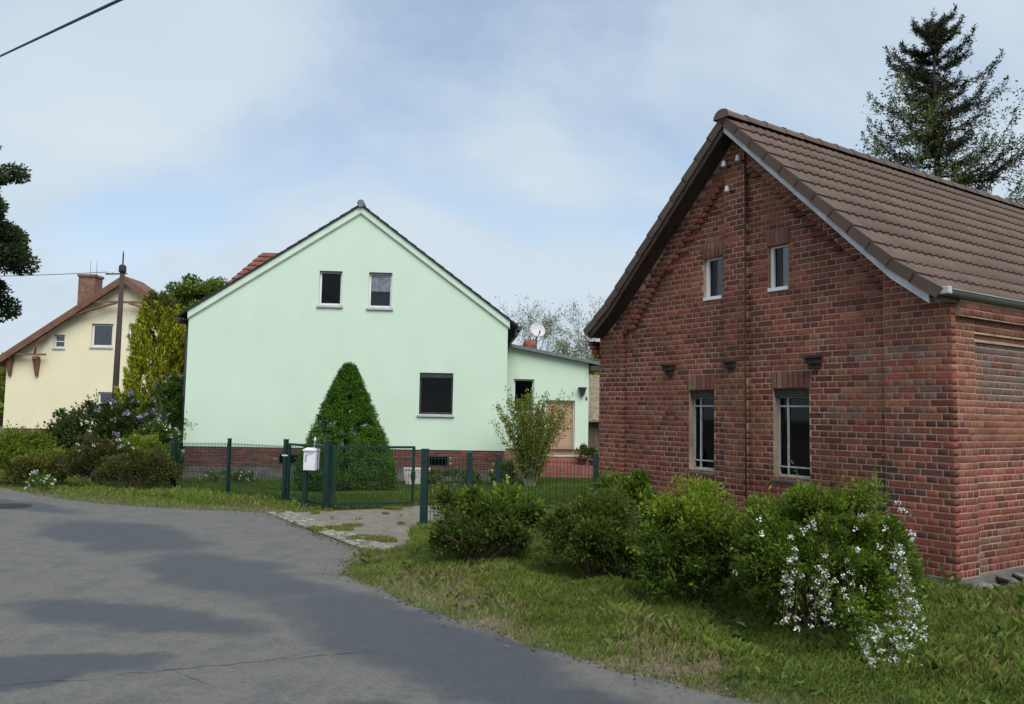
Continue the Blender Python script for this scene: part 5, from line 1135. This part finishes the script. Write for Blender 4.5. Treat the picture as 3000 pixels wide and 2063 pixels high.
# golden columnar conifer
def golden(x, y, h, r_, seed, label):
    rng = np.random.default_rng(seed); o = empty('golden_conifer', (x, y, -.3), 0, label, 'conifer'); nc = 420; t = rng.random(nc) ** 1.1; a = rng.uniform(0, 6.283, nc); R0 = r_ * np.sin(np.clip(.35 + t * .9, 0, 1) * 0 + 1.57) * (1 - t ** 2.2) ** .6 * rng.uniform(.55, 1.05, nc)
    c = np.stack([R0 * np.cos(a), R0 * np.sin(a), .3 + t * (h - .5)], 1); n = 60000; k = rng.integers(0, nc, n); u = rng.random(n)
    od = np.stack([np.cos(a) * .45, np.sin(a) * .45, np.ones(nc)], 1); od /= np.linalg.norm(od, axis=1)[:, None]; P = c[k] + od[k] * (u * .55)[:, None] + rng.normal(0, .07, (n, 3)) * (1.15 - u)[:, None]; D = od[k] + unit(rng, n) * .55
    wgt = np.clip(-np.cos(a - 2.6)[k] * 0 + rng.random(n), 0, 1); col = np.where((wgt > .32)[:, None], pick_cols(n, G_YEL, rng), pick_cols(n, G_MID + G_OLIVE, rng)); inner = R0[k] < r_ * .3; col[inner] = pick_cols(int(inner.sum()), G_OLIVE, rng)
    V, F, C_ = leaves(P, D, .12 * rng.uniform(.7, 1.3, n), .035, col, rng, .1); link('foliage', np_mesh('foliage', V, F, C_), MATS['needle'], o); m_ = MB(); m_.tube([(0, 0, -.1), (0, 0, h * .8)], [.1, .03], 8); m_.build('trunk', MATS['bark'], o)
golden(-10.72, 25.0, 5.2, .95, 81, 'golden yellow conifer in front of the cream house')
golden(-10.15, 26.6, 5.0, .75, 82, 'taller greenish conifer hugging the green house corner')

# wooded rise far behind
rng = np.random.default_rng(90); n = 60000; ang = rng.uniform(-.95, .95, n); dist = rng.uniform(88, 120, n); X = dist * np.sin(ang); Y = dist * np.cos(ang)
hh = np.array([2.2 + 3.2 * max(0, nz((q_ * 9, 0, 0), 1, 2) + .35) for q_ in ang]) + np.where(ang < -.45, 4.0, 0); Z = -.3 + rng.random(n) ** .8 * hh
V, F, C_ = leaves(np.stack([X, Y, Z], 1), unit(rng, n), rng.uniform(.5, 1.1, n), .6, pick_cols(n, G_MID + G_OLIVE + G_BRIGHT[:1], rng), rng); tag(link('distant_wood', np_mesh('distant_wood', V, F, C_), MATS['leaf']), 'far green treeline on the horizon behind the houses', 'wood', kind='stuff')

# ------------------------------------------------------------------ grass and weeds
def grass(name, label, poly, n, h, wdt, seed, cfun, excl=(), hfun=None, cat='grass'):
    rng = np.random.default_rng(seed); q_ = np.array(poly); lo, hi = q_.min(0), q_.max(0); P = []
    tot = 0
    while tot < n:
        p = rng.uniform(lo, hi, (n, 2)); k = inside(p, poly) & ~inside(p, ROAD_POLY)
        for e in excl: k &= ~inside(p, e)
        p = p[k]; P.append(p); tot += len(p)
    p = np.concatenate(P)[:n]; keep, col, hs = cfun(p, rng); p, col, hs = p[keep], col[keep], hs[keep]; n = len(p)
    z = gz(p[:, 0], p[:, 1]); hh_ = h * hs * rng.uniform(.5, 1.35, n); a = rng.uniform(0, 6.283, n); ln_ = rng.uniform(.1, .75, n); d = np.stack([np.cos(a), np.sin(a)], 1); s_ = np.stack([-d[:, 1], d[:, 0]], 1); w_ = wdt * rng.uniform(.7, 1.4, n)
    V = np.zeros((n, 4, 3)); V[:, 0, :2] = p - s_ * w_[:, None] / 2; V[:, 1, :2] = p + s_ * w_[:, None] / 2; V[:, 0, 2] = V[:, 1, 2] = z - .01
    mid_ = p + d * (hh_ * ln_ * .35)[:, None]; V[:, 2, :2] = mid_ + s_ * w_[:, None] * .4; V[:, 2, 2] = z + hh_ * .62; tip = p + d * (hh_ * ln_ * .95)[:, None]; V[:, 3, :2] = tip; V[:, 3, 2] = z + hh_ * (1 - .25 * ln_)
    F = np.arange(n * 4).reshape(-1, 4); F = np.concatenate([F[:, [0, 1, 2]], F[:, [0, 2, 3]]])
    return tag(link(name, np_mesh(name, V.reshape(-1, 3), F, np.repeat(col, 4, 0)), MATS['grass']), label, cat, kind='stuff')
LUSH = [(.110, .160, .028), (.135, .188, .034), (.165, .21, .042)]; DRY = [(.24, .20, .085), (.29, .24, .11), (.19, .185, .06), (.16, .18, .045)]
def vn(p, s_, off):
    """smooth value noise in about -1..1 for many points"""
    r_ = np.random.default_rng(int(off * 7) + 1).uniform(-1, 1, (64, 64)); q_ = np.asarray(p) * s_ + off * 3.1; i = np.floor(q_).astype(int); f = q_ - i; f = f * f * (3 - 2 * f); g_ = lambda a, b: r_[(i[:, 0] + a) % 64, (i[:, 1] + b) % 64]
    return (g_(0, 0) * (1 - f[:, 0]) + g_(1, 0) * f[:, 0]) * (1 - f[:, 1]) + (g_(0, 1) * (1 - f[:, 0]) + g_(1, 1) * f[:, 0]) * f[:, 1]
def verge_cfun(dry_w=.35, bare=.0, bl=0.0):
    def f(p, rng):
        de = dist_line(p, EDGE); nn = vn(p, 1.5, 3); n2 = vn(p, 4.0, 9); dry = np.clip(np.clip((.85 - de) / .6, -.25, 1) + nn * 1.2 + n2 * .7 + bl, 0, 1.2) * dry_w * 2
        isdry = rng.random(len(p)) < np.clip(dry, 0.04, .85); col = np.where(isdry[:, None], pick_cols(len(p), DRY, rng), pick_cols(len(p), LUSH, rng) * (1 + .25 * n2)[:, None])
        keep = rng.random(len(p)) < np.clip(1.05 - dry * .85, .10, 1) * np.clip(de / .10, .12, 1); hs = np.clip(.38 + de * .45, .3, 1.0) * (1 + .45 * nn + .3 * n2) * np.where(vn(p, 5.5, 21) > .45, 1.3, 1.0) * np.where(isdry, .8, 1.0); return keep, col, hs
    return f
verge_poly = [(-2.0, 10.4), (-1.2, 12.0), (-.6, 12.3), (1.4, 12.6), (1.5, 12.95), (4.45, 8.35), (5.6, 9.05), (9, 11.3), (9.5, 3), (8, 0), (2, 3), (-1.5, 6), (-2.6, 9)]
_w = lambda v, t: tuple((BM @ Vector((v, t, 0)))[:2])
WALL_BAND = [_w(-.22, 5.5), _w(-.22, -.42), _w(12, -.62), _w(12, 1), _w(0, 5.5)]
grass('roadside_grass', 'tall uneven grass of the verge before the brick house', verge_poly, 520000, .10, .0034, 200, verge_cfun(.44, bl=0.0), excl=[DRIVE_POLY, WALL_BAND])
left_poly = [(-30, 34), (-14.5, 20.3), (-10.4, 17), (-7, 14.5), (-4, 13.5), (-3.0, 13.9), (-3.0, 14.6), (-4.3, 15.6), (-7.2, 18.2), (-10.5, 21.5), (-28, 38)]
grass('verge_grass', 'grass strip between the street and the left fence', left_poly, 110000, .11, .0065, 201, verge_cfun(.28), excl=[DRIVE_POLY])
def lawn_cfun(p, rng):
    nn = vn(p, .8, 5); col = pick_cols(len(p), [(.065, .12, .015), (.085, .14, .018), (.11, .15, .025)], rng) * (1 + .3 * nn)[:, None]; return np.ones(len(p), bool), col, 1 + .4 * nn
lawn_poly = [(-10, 21.2), (-7.2, 18.1), (-4.2, 15.3), (-3.0, 14.4), (-1.2, 12.4), (1.3, 12.2), (1.7, 14), (2.6, 19), (3.4, 27), (-.1, 26), (-.1, 23.9), (-9, 23.3)]
grass('lawn_grass', 'mown lawn of the garden behind the green fence', lawn_poly, 150000, .07, .007, 202, lawn_cfun, excl=[DRIVE_POLY])
def tuft_cfun(p, rng):
    nn = vn(p, 2.6, 12) + .5 * vn(p, 7, 4); keep = nn > .55; isdry = rng.random(len(p)) < .45; col = np.where(isdry[:, None], pick_cols(len(p), DRY, rng), pick_cols(len(p), LUSH, rng)); return keep, col, .6 + .8 * np.clip(nn, 0, 1)
grass('driveway_tufts', 'low grass and moss tufts growing on the driveway', [(-3.9, 13.7), (-3.0, 14.2), (-2.2, 14.6), (-1.2, 14.8), (-1.1, 10.2), (-1.7, 9.9)], 60000, .05, .006, 203, tuft_cfun)
# broad leaved weeds in the verge
rng = np.random.default_rng(210); P = []; D = []; S_ = []
cand = rng.uniform([-1.8, 4.2], [5, 11], (900, 2)); cand = cand[inside(cand, verge_poly) & ~inside(cand, ROAD_POLY) & ~inside(cand, DRIVE_POLY)]
cand = cand[dist_line(cand, EDGE) > .12][:170]
for x, y in cand:
    k = rng.integers(7, 22); s_ = rng.uniform(.035, .075); hgt = rng.uniform(.03, .20)
    for j in range(k): a = rng.uniform(0, 6.283); P.append((x + rng.normal(0, .05), y + rng.normal(0, .05), rng.uniform(.01, hgt))); D.append((math.cos(a), math.sin(a), rng.uniform(.1, .8))); S_.append(s_ * rng.uniform(.7, 1.3))
P, D, S_ = np.array(P), np.array(D), np.array(S_); V, F, C_ = leaves(P, D, S_ * 1.4, S_ * .7, pick_cols(len(P), G_MID + [(.055, .095, .035)], rng), rng); tag(link('verge_weeds', np_mesh('verge_weeds', V, F, C_), MATS['leaf']), 'broad leaved weeds scattered through the verge grass', 'weeds', kind='stuff')
# garden border flowers and pots
bush('border_flowers', 'low white flowers at the foot of the left plinth', 'flower', -7.6, 22.6, .7, .3, .30, 1200, .06, G_MID + G_OLIVE, 220, nclump=30, clump=.12, flowers=(40, .03, (.66, .68, .62), lambda c, r: True), stems=4)
bush('yellow_flowers', 'yellow flowering plant left of the pale leafy shrub', 'flower', -.15, 22.9, .35, .3, .62, 2200, .06, G_MID, 221, nclump=24, clump=.14, flowers=(16, .06, (.75, .68, .22), lambda c, r: c[2] > .2), stems=6)
bush('border_plants', 'low mixed border plants before the right plinth', 'plant', -1.6, 22.9, .9, .35, .42, 3500, .07, G_OLIVE + G_MID + [(.14, .13, .07)], 222, nclump=40, clump=.15, stems=6)

GMX = Matrix.Translation(GO) @ Matrix.Rotation(GA, 4, 'Z')
for lx, ly, lz, r_, lb, lb2, sd_ in ((11.75, 2.35, .122, .15, 'terracotta pot on the lower step right of the door', 'red flowering plant in the pot right of the door', 231), (12.02, 2.15, .122, .12, 'small terracotta pot at the end of the lower step', 'small green plant in the pot at the end of the step', 232)):
    p = GMX @ Vector((lx, ly, lz)); pot(p.x, p.y, p.z, r_, lb, None, sd_)
    bush('potted_plant', lb2, 'plant', p.x, p.y, r_ * 1.1, r_ * 1.1, .38, 700, .06, G_MID + G_DARK, sd_, nclump=14, clump=.09, flowers=(14, .035, (.45, .05, .06), lambda c, r: True) if sd_ == 231 else None, stems=5, z=p.z + r_ * 1.3, base=.05)

# dead leaves and grit along the street edge
rng = np.random.default_rng(300); near = [p for p in EDGE if -9 < p[0] < 3.4 and p[1] > 3.6]; nE = np.array(near); n = 2000
k = rng.integers(0, len(nE) - 1, n); t = rng.random((n, 1)); P = nE[k] * (1 - t) + nE[k + 1] * t; P = P + rng.normal(0, 1, (n, 2)) * (.03 + .12 * rng.random((n, 1)) ** 2)
P3 = np.concatenate([P, np.full((n, 1), .019) + rng.random((n, 1)) * .006], 1); D = unit(rng, n); D[:, 2] *= .25; sz = rng.uniform(.008, .026, n)
V, F, C_ = leaves(P3, D, sz * 1.4, sz * .8, pick_cols(n, [(.16, .12, .07), (.22, .18, .12), (.10, .085, .06), (.25, .23, .19)], rng), rng, .2)
tag(link('roadside_litter', np_mesh('roadside_litter', V, F, C_), MATS['leaf']), 'dead leaves and grit along the edge of the street', 'litter', kind='stuff')
